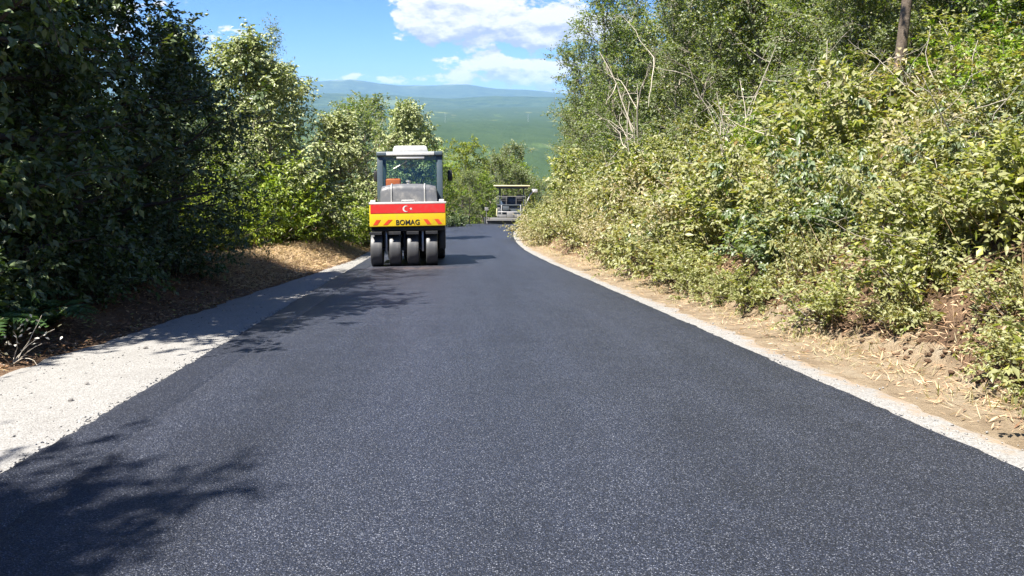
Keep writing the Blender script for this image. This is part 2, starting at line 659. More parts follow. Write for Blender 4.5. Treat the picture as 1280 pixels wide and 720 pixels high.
def road_row(v):
    a, b, c = JL[float(v)]
    l, r_ = float(uL(v)), float(uR(v))
    s = -2.02 + float(offL(v)) + c * 0.4
    inner = np.linspace(s + 0.30, r_ - 0.25, 8)
    return np.concatenate([[l - 0.085 + a * 1.6, l - 0.05 + a * 1.3, l - 0.02 + a, l + 0.03 + a, s - 0.05, s - 0.022, s, s + 0.012], inner,
                           [r_ - 0.03 + b, r_ + b, r_ + 0.03 + b * 1.3, r_ + 0.06 + b * 1.6]])


def road_z(U, Vv):
    return zr(Vv) + zprof[None, :] + wob(U, Vv, 0.5) * 0.006


o = grid_obj('road', road_row, vs_road, road_z, 'fresh_asphalt')
o['label'] = 'fresh dark asphalt road running downhill'
# sheets beside the mat
vs_sh = np.concatenate([spaced(-20, 0, 1, 0.2)[:-1], spaced(0, 40, 0.12, 0.4)[:-1], spaced(40, 85, 0.5, 1)])
E1 = {float(v): x for v, x in zip(vs_sh, jag(vs_sh, 0.05, 7))}
E2 = {float(v): x for v, x in zip(vs_sh, jag(vs_sh, 0.06, 8))}
E3 = {float(v): x for v, x in zip(vs_sh, jag(vs_sh, 0.10, 9))}
tt = np.linspace(0, 1, 14)


def lsh(v):
    e, w = E1[float(v)], float(shoulder_w(v)) + 0.04
    x0 = float(uL(v)) + 0.10
    return x0 - (w + 0.10) * tt - e * tt ** 4


def sheet_z(lift, edge_pow=6, wobk=0.012):
    def f(U, Vv):
        t = np.linspace(0, 1, U.shape[1])[None, :]
        return Z(U, Vv) + lift - (lift + 0.02) * t ** edge_pow + wob(U, Vv, 3) * wobk * t
    return f


o = grid_obj('gravel_shoulder', lsh, vs_sh, sheet_z(0.020), 'white_gravel')
o['label'] = 'pale crushed stone shoulder along the left of the road'


def rst(v):
    return float(uR(v)) - 0.10 + (0.62 + E2[float(v)]) * tt


def rvg(v):
    return float(uR(v)) + 0.28 + (1.13 + E3[float(v)]) * tt


o = grid_obj('dirt_verge', rvg, vs_sh, sheet_z(0.012), 'sandy_verge')
o['label'] = 'sandy dirt verge below the bushy bank'
o = grid_obj('gravel_strip', rst, vs_sh, sheet_z(0.024, 5), 'edge_gravel')
o['label'] = 'narrow pale gravel strip along the right edge of the road'

# ------------------------------------------------------------------ valley and hills
VALLEY_Z = -132.0


def mat_valley():
    m, n, b = new_mat('valley_fields')
    co = objco(n)
    mp = n.node('ShaderNodeMapping')
    mp.inputs['Scale'].default_value = (1, 0.22, 1)
    n.link(co, mp.inputs[0])
    vo = n.node('ShaderNodeTexVoronoi')
    vo.inputs['Scale'].default_value = 0.0085
    n.link(mp.outputs[0], vo.inputs['Vector'])
    sp = n.node('ShaderNodeSeparateColor')
    n.link(vo.outputs['Color'], sp.inputs[0])
    field = n.ramp(sp.outputs[0], [(0, (0.035, 0.065, 0.022)), (0.4, (0.07, 0.105, 0.032)), (0.7, (0.10, 0.13, 0.045)), (0.93, (0.14, 0.155, 0.065)), (1, (0.23, 0.22, 0.12))])
    f = n.noise(mp.outputs[0], 0.0034, 7, 0.68)
    f2 = n.noise(mp.outputs[0], 0.014, 6, 0.7)
    wood = n.mix(f2, (0.010, 0.028, 0.010), (0.055, 0.085, 0.028))
    c = n.mix(n.smooth(n.math('ADD', f, n.math('MULTIPLY', f2, 0.25)), 0.44, 0.57), field, wood)
    n.link(c, b.inputs['Base Color'])
    b.inputs['Roughness'].default_value = 0.95
    set_spec(b, 0.1)
    bump(n, b, f2, 0.8, 18)
    m, n, b = new_mat('forest_hills')
    co = objco(n)
    f = n.noise(co, 0.004, 8, 0.65)
    f3 = n.noise(co, 0.0006, 4, 0.6)
    c = n.ramp(f, [(0.3, (0.016, 0.038, 0.017)), (0.6, (0.045, 0.075, 0.030)), (0.85, (0.09, 0.11, 0.05))])
    c = n.mix(n.smooth(f3, 0.55, 0.7), c, (0.11, 0.14, 0.055))
    n.link(c, b.inputs['Base Color'])
    b.inputs['Roughness'].default_value = 0.95
    set_spec(b, 0.1)
    bump(n, b, f, 1.0, 60)


mat_valley()
vy = np.concatenate([spaced(600, 6000, 60, 250)[:-1], spaced(6000, 30000, 300, 900)])
vx = np.linspace(-1.1, 1.1, 81)


def val_z(U, Vv):
    d = (Vv - 600) / 30000
    return VALLEY_Z + 9 * np.sin(U / 900 + Vv / 1500) + 7 * np.sin(U / 410 - Vv / 700) + 260 * d * d


o = grid_obj('valley', lambda v: vx * (v + 1500), vy, val_z, 'valley_fields')
o['label'] = 'broad green valley floor far below'


def hills(name, dist, depth, prof, jitter, seed):
    """ridge whose crest follows prof: list of (azimuth px, crest row)"""
    r = np.random.RandomState(seed)
    ph = r.uniform(0, 6.28, 24)
    fq = 2 ** r.uniform(1, 6.4, 24)
    xs = np.linspace(-900, 2200, 260)
    a = np.array([math.atan2((x - 640) / F_PX, 1) + YAW for x in xs])
    row = np.interp(xs, [p[0] for p in prof], [p[1] for p in prof])
    crest = EYE + (125 - row) / F_PX * dist
    crest = crest + jitter * sum(np.sin(xs / 100 * f * 0.35 + p) / (f ** 0.8) for f, p in zip(fq, ph))
    V, n = [], 26
    for j in range(n):
        t = j / (n - 1)
        d = dist - depth * (1 - t) if t < 0.75 else dist + depth * (t - 0.75)
        t2 = min(t / 0.75, 1)
        hgt = VALLEY_Z - 20 + (crest - VALLEY_Z + 20) * (t2 * t2 * (3 - 2 * t2)) - (0 if t <= 0.75 else (t - 0.75) * 900)
        rough = jitter * 1.4 * (t2 * (1.02 - t2)) * sum(np.sin(xs / 100 * f * 0.6 + p * 2 + 7 * t * math.sqrt(f)) / (f ** 0.6) for f, p in zip(fq, ph))
        V.append(np.stack([np.sin(a) * d, np.cos(a) * d, hgt + rough], -1))
    P = np.array(V).reshape(-1, 3)
    m = len(xs)
    i = np.arange((n - 1) * m).reshape(-1, m)[:, :-1].ravel()
    T = np.stack([i, i + 1, i + m + 1, i + m], 1)
    me = np_mesh(name, P, T)
    me.polygons.foreach_set('use_smooth', np.ones(len(T), bool))
    o = link(name, me, 'forest_hills')
    o['kind'] = 'structure'
    return o


o = hills('hills', 23000, 6000, [(-900, 95), (300, 100), (405, 103), (442, 101), (504, 108), (559, 109), (582, 109), (612, 113), (660, 116), (700, 117), (800, 112), (2200, 100)], 50, 3)
o['label'] = 'far blue mountain ridge on the horizon'
o = hills('hills', 13500, 3600, [(-900, 118), (300, 119), (420, 116), (500, 121), (560, 123), (620, 120), (680, 122), (720, 123), (900, 117), (2200, 112)], 22, 8)
o['label'] = 'nearer dark wooded hills across the valley'

# ------------------------------------------------------------------ plants


def unit(a):
    return a / np.maximum(np.linalg.norm(a, axis=-1, keepdims=True), 1e-9)


def leaf_arrays(P, D, L, Wd, rs, up=0.9, fold=0.18, curl=0.10):
    """one folded, slightly curled leaf blade (4 triangles... kept at 2 per half) per row"""
    n = len(P)
    N = unit(rs.normal(0, 0.6, (n, 3)) + np.array([0, 0, up]))
    S = unit(np.cross(D, N))
    N = np.cross(S, D)
    L = np.asarray(L)[:, None] if np.ndim(L) else np.full((n, 1), L)
    Wd = np.asarray(Wd)[:, None] if np.ndim(Wd) else np.full((n, 1), Wd)
    mid = P + D * L * 0.42
    b = P
    tip = P + D * L - N * L * curl
    l = mid + S * Wd * 0.5 + N * Wd * fold
    r = mid - S * Wd * 0.5 + N * Wd * fold
    V = np.stack([b, r, tip, l], 1).reshape(-1, 3)
    i = np.arange(n)[:, None] * 4
    T = np.concatenate([i + [[0, 1, 2]], i + [[0, 2, 3]]], 0)
    return V, T


def tube_np(pts, r0, r1, sides):
    pts = np.asarray(pts)
    n = len(pts)
    d = unit(np.gradient(pts, axis=0))
    ref = np.array([0.31, 0.2, 0.93]) if abs(d[0, 2]) < 0.8 else np.array([0.93, 0.31, 0.2])
    a = unit(np.cross(d, ref))
    b = np.cross(d, a)
    rr = np.linspace(r0, r1, n)[:, None, None]
    th = np.linspace(0, 2 * np.pi, sides, endpoint=False)
    ring = pts[:, None, :] + rr * (a[:, None, :] * np.cos(th)[None, :, None] + b[:, None, :] * np.sin(th)[None, :, None])
    V = ring.reshape(-1, 3)
    i = np.arange((n - 1) * sides).reshape(n - 1, sides)
    j = np.roll(i, -1, axis=1)
    T = np.stack([i, j, j + sides, i + sides], -1).reshape(-1, 4)
    return V, T


class Acc:
    def __init__(self):
        self.V, self.T, self.R, self.n = [], [], [], 0

    def add(self, V, T, rnd=None):
        self.V.append(V)
        self.T.append(T + self.n)
        if rnd is not None:
            self.R.append(rnd)
        self.n += len(V)

    def mesh(self, name):
        return np_mesh(name, np.concatenate(self.V), np.concatenate(self.T), np.concatenate(self.R) if self.R else None)


def walk(p, d, length, n, rs, wander, pull):
    pts = [np.array(p, float)]
    d = np.array(d, float)
    for _ in range(n):
        d = d + rs.normal(0, wander, 3) + np.array([0, 0, pull])
        d = d / np.linalg.norm(d)
        pts.append(pts[-1] + d * length / n)
    return np.array(pts)


def put_leaves(crown, starts, dirs, lens, rs, lpt, leafL, leafW, droop, spread, tone):
    n = len(starts)
    t = rs.uniform(0.12, 1.05, (n, lpt))
    P = starts[:, None, :] + dirs[:, None, :] * (lens[:, None] * t)[..., None]
    P[..., 2] -= (t ** 2) * lens[:, None] * droop * 0.5
    D = dirs[:, None, :] * 0.55 + rs.normal(0, spread, (n, lpt, 3)) * np.array([1, 1, 0.55]) + np.array([0, 0, -droop])
    P = (P + rs.normal(0, 0.012, P.shape)).reshape(-1, 3)
    D = unit(D.reshape(-1, 3))
    m = len(P)
    L = leafL * rs.uniform(0.6, 1.25, m)
    V, T = leaf_arrays(P, D, L, L * leafW / leafL * rs.uniform(0.8, 1.15, m), rs)
    base = np.repeat(rs.normal(0.45, 0.16, n) + tone, lpt)
    rnd = np.clip(base + rs.normal(0, 0.20, m), 0, 1)
    crown.add(V, T, np.repeat(rnd, 4))


def grow_tree(seed, h, tr, lo, cr, nl, ns, nt, lpt, leafL, leafW, droop=0.25, shape='round', lean=0.0, el0=15, el1=62, spread=0.55, twig=0.45, tone=0.0, wander=0.05):
    rs = np.random.RandomState(seed)
    wood, crown = Acc(), Acc()
    trunk = walk((0, 0, -0.25), (lean, rs.uniform(-.05, .05), 1), h * 0.95, 14, rs, wander, 0.02)
    V, T = tube_np(trunk, tr, tr * 0.12, 9)
    # root flare
    k = np.clip(1 - (V[:, 2] + 0.25) / 0.5, 0, 1)[:, None]
    V[:, :2] *= 1 + 0.6 * k ** 2
    wood.add(V, T)
    st, di, le = [], [], []
    for i in range(nl):
        t = lo + (0.99 - lo) * ((i + rs.uniform(-.3, .3)) / nl)
        t = min(max(t, lo * 0.9), 0.98)
        x = (t - lo) / (1 - lo)
        x = min(max(x, 0), 1)
        prof = {'round': math.sqrt(max(0.06, 1 - (1.75 * x - 0.70) ** 2 / 1.18)), 'cone': 1.0 - 0.82 * x, 'column': 0.75 - 0.4 * abs(x - .4)}[shape]
        idx = t * 14
        p = trunk[int(idx)] + (trunk[min(int(idx) + 1, 14)] - trunk[int(idx)]) * (idx - int(idx))
        an = i * 2.39996 + rs.uniform(-.4, .4)
        e = R(el0 + (el1 - el0) * x + rs.uniform(-12, 12))
        L = cr * prof * rs.uniform(0.65, 1.2)
        limb = walk(p, (math.cos(an) * math.cos(e), math.sin(an) * math.cos(e), math.sin(e)), L, 6, rs, 0.10, 0.02)
        r0 = max(0.012, tr * (1 - t) * 0.55)
        wood.add(*tube_np(limb, r0, 0.006, 5))
        for j in range(ns):
            s = rs.uniform(0.22, 1.0) ** 0.8
            q = s * 6
            a = limb[min(int(q), 5)] + (limb[min(int(q), 5) + 1] - limb[min(int(q), 5)]) * (q - min(int(q), 5))
            ld = unit(limb[-1] - limb[0])
            sd = unit(ld * 0.6 + rs.normal(0, 0.62, 3) + np.array([0, 0, 0.08]))
            sl = L * rs.uniform(0.22, 0.42) + 0.15
            sub = walk(a, sd, sl, 3, rs, 0.14, -0.02 * droop)
            wood.add(*tube_np(sub, 0.009, 0.003, 3))
            tq = rs.uniform(0.15, 1.0, nt) * 3
            ti = np.minimum(tq.astype(int), 2)
            a2 = sub[ti] + (sub[ti + 1] - sub[ti]) * (tq - ti)[:, None]
            st.append(a2)
            di.append(unit(sd * 0.7 + rs.normal(0, 0.6, (nt, 3))))
            le.append(twig * rs.uniform(0.55, 1.2, nt))
    put_leaves(crown, np.concatenate(st), np.concatenate(di), np.concatenate(le), rs, lpt, leafL, leafW, droop, spread, tone)
    return wood.mesh('trunk'), crown.mesh('crown')


def grow_bush(seed, rad, h, ns, nt, lpt, leafL, leafW, droop=0.2, spread=0.55, twig=0.3, tone=0.0, sprawl=1.0):
    rs = np.random.RandomState(seed)
    wood, crown = Acc(), Acc()
    st, di, le = [], [], []
    for i in range(ns):
        an = i * 2.39996 + rs.uniform(-.5, .5)
        u = math.sqrt((i + 0.5) / ns)
        e = math.acos(min(0.97, u * 0.97 * sprawl))
        d = np.array([math.cos(an) * math.cos(e), math.sin(an) * math.cos(e), math.sin(e) + 0.05])
        L = rs.uniform(0.75, 1.15) * math.sqrt((rad * math.cos(e)) ** 2 + (h * math.sin(e)) ** 2)
        p = np.array([math.cos(an), math.sin(an), 0]) * rad * 0.22 * rs.uniform(0, 1)
        p[2] = -0.1
        stem = walk(p, d, L, 6, rs, 0.10, 0.05 - 0.09 * droop)
        wood.add(*tube_np(stem, 0.013, 0.003, 4))
        tq = rs.uniform(0.15, 1.0, nt) ** 0.7 * 6
        ti = np.minimum(tq.astype(int), 5)
        a2 = stem[ti] + (stem[ti + 1] - stem[ti]) * (tq - ti)[:, None]
        st.append(a2)
        di.append(unit(unit(stem[-1] - stem[2]) * 0.5 + rs.normal(0, 0.62, (nt, 3)) + np.array([0, 0, 0.12])))
        le.append(twig * rs.uniform(0.5, 1.25, nt))
    put_leaves(crown, np.concatenate(st), np.concatenate(di), np.concatenate(le), rs, lpt, leafL, leafW, droop, spread, tone)
    return wood.mesh('stem'), crown.mesh('foliage')


def grow_dead(seed, n, length, r, spread=0.5, up=1.0):
    """tangle of bare branches"""
    rs = np.random.RandomState(seed)
    wood = Acc()
    for i in range(n):
        d = np.array([rs.normal(0, spread), rs.normal(0, spread), up])
        b = walk((rs.normal(0, 0.15), rs.normal(0, 0.15), -0.2), unit(d), length * rs.uniform(0.6, 1.1), 9, rs, 0.13, 0.0)
        wood.add(*tube_np(b, r * rs.uniform(0.6, 1.1), r * 0.25, 5))
        for k in range(rs.randint(4, 9)):
            q = rs.randint(2, 9)
            s = walk(b[q], unit(b[q] - b[q - 1] + rs.normal(0, 0.7, 3)), length * rs.uniform(0.12, 0.4), 5, rs, 0.16, 0.0)
            wood.add(*tube_np(s, r * 0.4, r * 0.12, 4))
            for w in range(3):
                s2 = walk(s[rs.randint(1, 6)], unit(rs.normal(0, 1, 3) + [0, 0, .4]), length * rs.uniform(0.05, 0.13), 3, rs, 0.2, 0.0)
                wood.add(*tube_np(s2, r * 0.16, r * 0.08, 3))
    return wood.mesh('branch')


class Kind:
    """a plant prototype; the first use places the prototype itself"""
    def __init__(self, name, wood_me, crown_me, wood_mat, leaf_mat, cat, wname, cname):
        self.me = (wood_me, crown_me)
        for m, k in zip(self.me, (wood_mat, leaf_mat)):
            m.materials.append(MATS[k])
        self.name, self.cat, self.wn, self.cn = name, cat, wname, cname
        self.proto = None

    def place(self, u, v, rot, scale, label, group=None, sink=0.05, z=None):
        zz = float(Z(u, v)) - sink if z is None else z
        sc = scale if isinstance(scale, tuple) else (scale,) * 3
        if self.proto is None:
            e = empty(self.name)
            link(self.wn, self.me[0], None, e)
            link(self.cn, self.me[1], None, e)
            self.proto = e
            tag(e, label, self.cat, group)
            e.location, e.rotation_euler, e.scale = (u, v, zz), (0, 0, rot), sc
            return e
        c = copy_tree(self.proto, (u, v, zz), rot, sc, label, group)
        if not group and 'group' in c:
            del c['group']
        return c


def tkind(name, seed, wood_mat, leaf_mat, cat='tree', **kw):
    w, c = grow_tree(seed, **kw)
    return Kind(name, w, c, wood_mat, leaf_mat, cat, 'trunk', 'crown')


def bkind(name, seed, leaf_mat, wood_mat='bark_grey', **kw):
    w, c = grow_bush(seed, **kw)
    return Kind(name, w, c, wood_mat, leaf_mat, 'bush', 'stem', 'foliage')


rnd = random.Random(4)

# ---- left side: big dark trees over the shoulder
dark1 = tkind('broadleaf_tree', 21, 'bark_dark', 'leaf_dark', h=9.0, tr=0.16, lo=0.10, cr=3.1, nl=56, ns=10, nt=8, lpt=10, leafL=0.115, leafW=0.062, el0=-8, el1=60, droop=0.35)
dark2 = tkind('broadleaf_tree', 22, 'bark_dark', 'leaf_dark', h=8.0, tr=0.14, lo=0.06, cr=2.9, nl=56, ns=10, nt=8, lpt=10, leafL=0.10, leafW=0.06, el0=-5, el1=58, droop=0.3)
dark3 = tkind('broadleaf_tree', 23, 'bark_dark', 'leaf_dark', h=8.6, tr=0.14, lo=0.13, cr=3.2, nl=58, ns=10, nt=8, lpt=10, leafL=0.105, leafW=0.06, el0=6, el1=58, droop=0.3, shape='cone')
left_trees = [
    (dark1, -6.5, 10.2, 0.4, 1.00, 'large dark broad-leaved tree leaning its boughs over the pale shoulder'),
    (dark3, -6.45, 13.6, 2.0, (1.0, 1.0, 0.94), 'dark broad-leaved tree beside the bright green roadside bush'),
    (dark3, -5.95, 17.0, 4.4, (0.60, 0.60, 0.64), 'low dark cone-shaped tree where the shade on the shoulder ends'),
    (dark1, -8.8, 12.8, 3.6, 1.12, None), (dark2, -9.4, 9.6, 1.0, 1.15, None),
    (dark1, -12.5, 14.0, 0.2, 1.2, None), (dark2, -13.5, 10.5, 2.6, 1.2, None),
    (dark1, -15.5, 18.0, 5.0, 1.05, None), (dark2, -16.5, 23.0, 4.1, 0.95, None),
    (dark1, -18.0, 28.0, 2.8, 0.9, None), (dark2, -20.0, 20.5, 5.5, 1.1, None), (dark2, -15.0, 33.0, 5.5, 0.8, None), (dark1, -10.5, 16.8, 1.2, 0.95, None), (dark2, -11.6, 20.5, 3.3, 0.95, None), (dark2, -9.3, 24.0, 0.4, 0.55, None), (dark2, -10.5, 28.5, 2.4, 0.62, None), (dark1, -12.5, 36.0, 2.4, 0.75, None), (dark2, -9.0, 34.0, 2.4, 0.7, None)]
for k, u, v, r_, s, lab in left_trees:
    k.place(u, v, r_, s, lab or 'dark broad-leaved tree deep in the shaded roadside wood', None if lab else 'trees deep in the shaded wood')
# the tree just outside the frame whose crown throws the shadow across the near mat
dark1.place(-7.6, 0.3, 1.7, (1.0, 0.85, 1.02), 'dark broad-leaved tree shading the near end of the road')

# understory of the dark wood
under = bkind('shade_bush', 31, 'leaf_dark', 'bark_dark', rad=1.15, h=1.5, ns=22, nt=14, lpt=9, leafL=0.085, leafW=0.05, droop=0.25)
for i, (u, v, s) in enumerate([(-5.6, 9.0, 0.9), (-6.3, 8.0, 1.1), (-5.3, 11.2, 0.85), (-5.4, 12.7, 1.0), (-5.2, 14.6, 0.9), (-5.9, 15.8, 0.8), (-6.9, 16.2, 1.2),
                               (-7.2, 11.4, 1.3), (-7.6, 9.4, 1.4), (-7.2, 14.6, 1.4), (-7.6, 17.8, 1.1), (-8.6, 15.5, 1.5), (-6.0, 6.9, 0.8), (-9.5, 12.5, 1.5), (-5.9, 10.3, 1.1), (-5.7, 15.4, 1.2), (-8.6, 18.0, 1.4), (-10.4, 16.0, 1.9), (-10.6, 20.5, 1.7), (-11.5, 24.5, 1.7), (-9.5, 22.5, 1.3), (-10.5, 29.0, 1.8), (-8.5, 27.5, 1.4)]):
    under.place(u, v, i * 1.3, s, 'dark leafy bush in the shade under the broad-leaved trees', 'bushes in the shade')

# ---- left side further on: silver-leaved tree, bright bush, browning tree
silver = tkind('silver_leaved_tree', 41, 'bark_grey', 'leaf_silver', h=8.2, tr=0.12, lo=0.12, cr=2.0, nl=46, ns=8, nt=7, lpt=8, leafL=0.135, leafW=0.07, el0=5, el1=68, droop=0.55, shape='round')
silver.place(-5.6, 26.8, 0.3, (1.2, 1.2, 0.90), 'tall tree with pale silvery leaves behind the bright bush')
airy = tkind('slender_tree', 42, 'bark_grey', 'leaf_mid', h=8.6, tr=0.08, lo=0.25, cr=1.5, nl=26, ns=6, nt=5, lpt=8, leafL=0.075, leafW=0.035, el0=25, el1=72, droop=0.2, shape='column')
airy.place(-6.25, 27.6, 1.1, (0.72, 0.72, 0.96), 'slender dark-topped tree beside the tall silvery tree')
silver2 = tkind('silver_leaved_tree', 43, 'bark_grey', 'leaf_silver', h=7.0, tr=0.10, lo=0.15, cr=1.75, nl=38, ns=8, nt=7, lpt=8, leafL=0.14, leafW=0.075, el0=10, el1=65, droop=0.5)
silver2.place(-2.15, 37.5, 2.2, (1.0, 1.0, 1.02), 'pale round-topped tree standing behind the road roller')
silver2.place(-4.4, 33.0, 4.2, (0.95, 0.95, 0.80), 'smaller silvery tree with bare brown stems beside it')
silver.place(-7.2, 31.0, 4.0, (1.0, 1.0, 0.9), 'silvery tree half hidden behind the slender tree')
bare = Kind.__new__(Kind)
me_dead1 = grow_dead(51, 9, 5.2, 0.030, 0.16)
me_dead2 = grow_dead(52, 10, 3.4, 0.028, 0.36)
me_dead3 = grow_dead(53, 12, 2.6, 0.020, 0.55)
me_dead4 = grow_dead(54, 4, 6.5, 0.05, 0.08)
for m in (me_dead1,):
    m.materials.append(MATS['dead_brown'])
for m in (me_dead2, me_dead3, me_dead4):
    m.materials.append(MATS['bark_pale'])


def dead(me, u, v, rot, s, label, group=None, tilt=(0, 0)):
    o = link('dead_branches', me)
    o.location = (u, v, float(Z(u, v)))
    o.rotation_euler = (tilt[0], tilt[1], rot)
    o.scale = s if isinstance(s, tuple) else (s,) * 3
    return tag(o, label, 'dead branches', group)


dead(me_dead1, -3.75, 33.0, 0.4, 1.15, 'reddish brown bare stems rising between the two silvery trees')
bright = bkind('bright_bush', 32, 'leaf_bright', rad=1.6, h=2.3, ns=36, nt=16, lpt=14, leafL=0.105, leafW=0.055, droop=0.3, twig=0.5)
for i, (u, v, s, lab) in enumerate([(-6.6, 21.6, 1.0, 'bright yellow-green bush at the edge of the dark wood'), (-6.0, 24.2, 1.45, 'tall bright green bush under the silvery tree'),
                                    (-5.2, 27.4, 1.3, 'bright green bush above the straw heap'), (-4.0, 30.9, 1.0, 'bright bush beside the road roller')]):
    bright.place(u, v, i * 2.1, s, lab)
darkb = bkind('shade_bush', 33, 'leaf_silver', rad=1.2, h=2.0, ns=26, nt=15, lpt=9, leafL=0.12, leafW=0.065, droop=0.45)
darkb.place(-3.1, 33.6, 0.3, 1.1, 'dense pale-leaved bush just beyond the left of the road roller')

# ---- trees beyond the crest
far1 = tkind('hillside_tree', 61, 'bark_grey', 'leaf_bright', h=9.0, tr=0.14, lo=0.08, cr=2.9, nl=36, ns=8, nt=6, lpt=8, leafL=0.17, leafW=0.10, el0=0, el1=60)
far2 = tkind('hillside_tree', 62, 'bark_grey', 'leaf_mid', h=9.0, tr=0.14, lo=0.08, cr=2.8, nl=36, ns=8, nt=6, lpt=8, leafL=0.16, leafW=0.09, el0=0, el1=60)
spots = [(far1, 2.2, 76, 1.0), (far2, 5.2, 80, 0.92), (far1, 0.2, 66, 0.75), (far1, 4.2, 74, 0.62), (far2, 2.6, 70, 0.60), (far2, -3.2, 62, 0.95), (far2, -0.8, 84, 1.15),
         (far1, 8.2, 92, 1.0), (far2, 6.9, 86, 1.15), (far1, 10.2, 95, 1.1), (far2, 9.2, 84, 0.85), (far2, 11.5, 98, 0.85), (far2, -5.5, 52, 1.0), (far2, -4.2, 45, 0.85)]
for i, (k, u, v, s) in enumerate(spots):
    lab = 'bright leafy tree beyond the crest of the road' if k is far1 else 'mid green leafy tree beyond the crest of the road'
    k.place(u, v, i * 1.9, s, lab, 'bright trees past the crest' if k is far1 else 'green trees past the crest')
for i in range(26):
    v = rnd.uniform(125, 235)
    u = (rnd.uniform(500, 740) - 552) / F_PX * v
    far2.place(u, v, rnd.uniform(0, 6), rnd.uniform(1.0, 1.45), 'distant dark green tree on the slope below the road', 'distant trees on the lower slope')
db = bkind('dark_spot_bush', 34, 'leaf_dark', 'bark_dark', rad=1.0, h=1.25, ns=26, nt=16, lpt=9, leafL=0.10, leafW=0.06)  # dense dark foliage built to fill a dark spot beside the road
db.place(1.2, 57.0, 0.2, (0.95, 0.9, 1.05), 'small dark round bush filling a dark spot at the road edge near the crest')

# ---- right side: bank bushes and the wood above
def reg_stalk(rs, n):
    v = 4.5 + rs.uniform(0, 1, n) ** 1.3 * 50
    return uR(v) + 1.25 + rs.uniform(0, 1, n) ** 1.3 * 5.5, v


bk = [bkind('bank_bush', 71, 'leaf_bank', rad=0.95, h=1.0, ns=26, nt=10, lpt=17, leafL=0.090, leafW=0.050, twig=0.42),
      bkind('bank_bush', 72, 'leaf_bank', rad=0.85, h=1.2, ns=24, nt=10, lpt=17, leafL=0.080, leafW=0.042, twig=0.45, droop=0.35, tone=0.1),
      bkind('bank_bush', 73, 'leaf_bank', rad=1.0, h=0.85, ns=26, nt=11, lpt=16, leafL=0.07, leafW=0.037, twig=0.38, droop=0.1, tone=0.05),
      bkind('dry_bank_bush', 74, 'leaf_bank_dry', rad=0.9, h=0.85, ns=26, nt=17, lpt=10, leafL=0.065, leafW=0.030, droop=0.3),
      bkind('dry_bank_bush', 75, 'leaf_bank_dry', rad=0.8, h=1.05, ns=24, nt=17, lpt=10, leafL=0.070, leafW=0.030, droop=0.2),
      bkind('green_bank_bush', 76, 'leaf_bank_green', rad=0.95, h=1.1, ns=22, nt=10, lpt=14, leafL=0.115, leafW=0.060, twig=0.45, droop=0.35),
      bkind('green_bank_bush', 77, 'leaf_bank_green', rad=0.85, h=0.95, ns=20, nt=14, lpt=9, leafL=0.085, leafW=0.050, droop=0.25)]
def bank_bush(idx, u, v, s, d):
    look = 'yellow-green leafy bush' if idx < 3 else ('dry tan-leaved bush' if idx < 5 else 'fresh green broad-leaved bush')
    hgt = 'at the foot of the bank' if d < 1.3 else ('halfway up the bank' if d < 3.2 else 'along the top of the bank')
    along = 'opposite the pale shoulder' if v < 12.5 else ('across the road from the roller' if v < 26 else 'on the stretch towards the paver')
    bk[idx].place(u, v, rnd.uniform(0, 6.28), (s * rnd.uniform(.9, 1.2), s * rnd.uniform(.9, 1.2), s * rnd.uniform(.8, 1.2)),
                  f'{look} {hgt} {along}', f'{look}es {hgt} {along}', sink=0.12)


v = 4.0
while v < 64:
    step = 0.80 if v < 16 else (1.1 if v < 30 else 1.7)
    for d0_ in np.arange(0, 6.4, step * 1.0):
        if v > 30 and d0_ > 4.2:
            continue
        vv = v + rnd.uniform(-.45, .45) * step
        u = float(uR(vv)) + 1.52 + d0_ + rnd.uniform(-.35, .35) * step + (0.2 if v > 14 else 0)
        low = d0_ < 1.4
        if v > 13:
            idx = rnd.choice([3, 4, 3, 4, 0, 1, 2, 2]) if low else rnd.choice([0, 1, 2, 2, 3, 4, 0, 6])
        else:
            idx = rnd.choice([0, 1, 5, 6, 0, 2, 4]) if low else rnd.choice([0, 1, 2, 5, 2, 0, 1, 4])
        s = rnd.choice([0.58, 0.7, 0.8, 0.95, 1.1, 1.35]) * rnd.uniform(.9, 1.1) * (step / 0.80) ** 0.55 * (0.78 if d0_ < 0.5 else 1.0)
        if vv < 8.5 and idx >= 4:
            idx = rnd.choice([1, 2, 2])
        if vv < 8.5:
            s = min(s, 0.9)
        if idx >= 5:
            s = min(s, 0.85)
        if vv > 42:
            s = min(s, 1.0) * 0.85
        if 0.56 < u / vv < 0.70 and vv < 12:      # low growth in front of the thick trunk
            s *= 0.72
        bank_bush(idx, u, vv, s, d0_)
    v += step
tall = [bkind('tall_bush', 91, 'leaf_bank', rad=1.35, h=2.3, ns=34, nt=13, lpt=16, leafL=0.10, leafW=0.055, twig=0.5, droop=0.3),
        bkind('tall_bush', 92, 'leaf_bank_green', rad=1.25, h=2.2, ns=32, nt=13, lpt=15, leafL=0.105, leafW=0.06, twig=0.5, droop=0.35),
        bkind('tall_bush', 93, 'leaf_bright', rad=1.3, h=2.1, ns=32, nt=13, lpt=15, leafL=0.095, leafW=0.05, twig=0.45, droop=0.25)]
TLAB = ['tall yellow-green bush standing above the bank bushes', 'tall fresh green bush standing above the bank bushes', 'tall bright lime-green bush standing above the bank bushes']
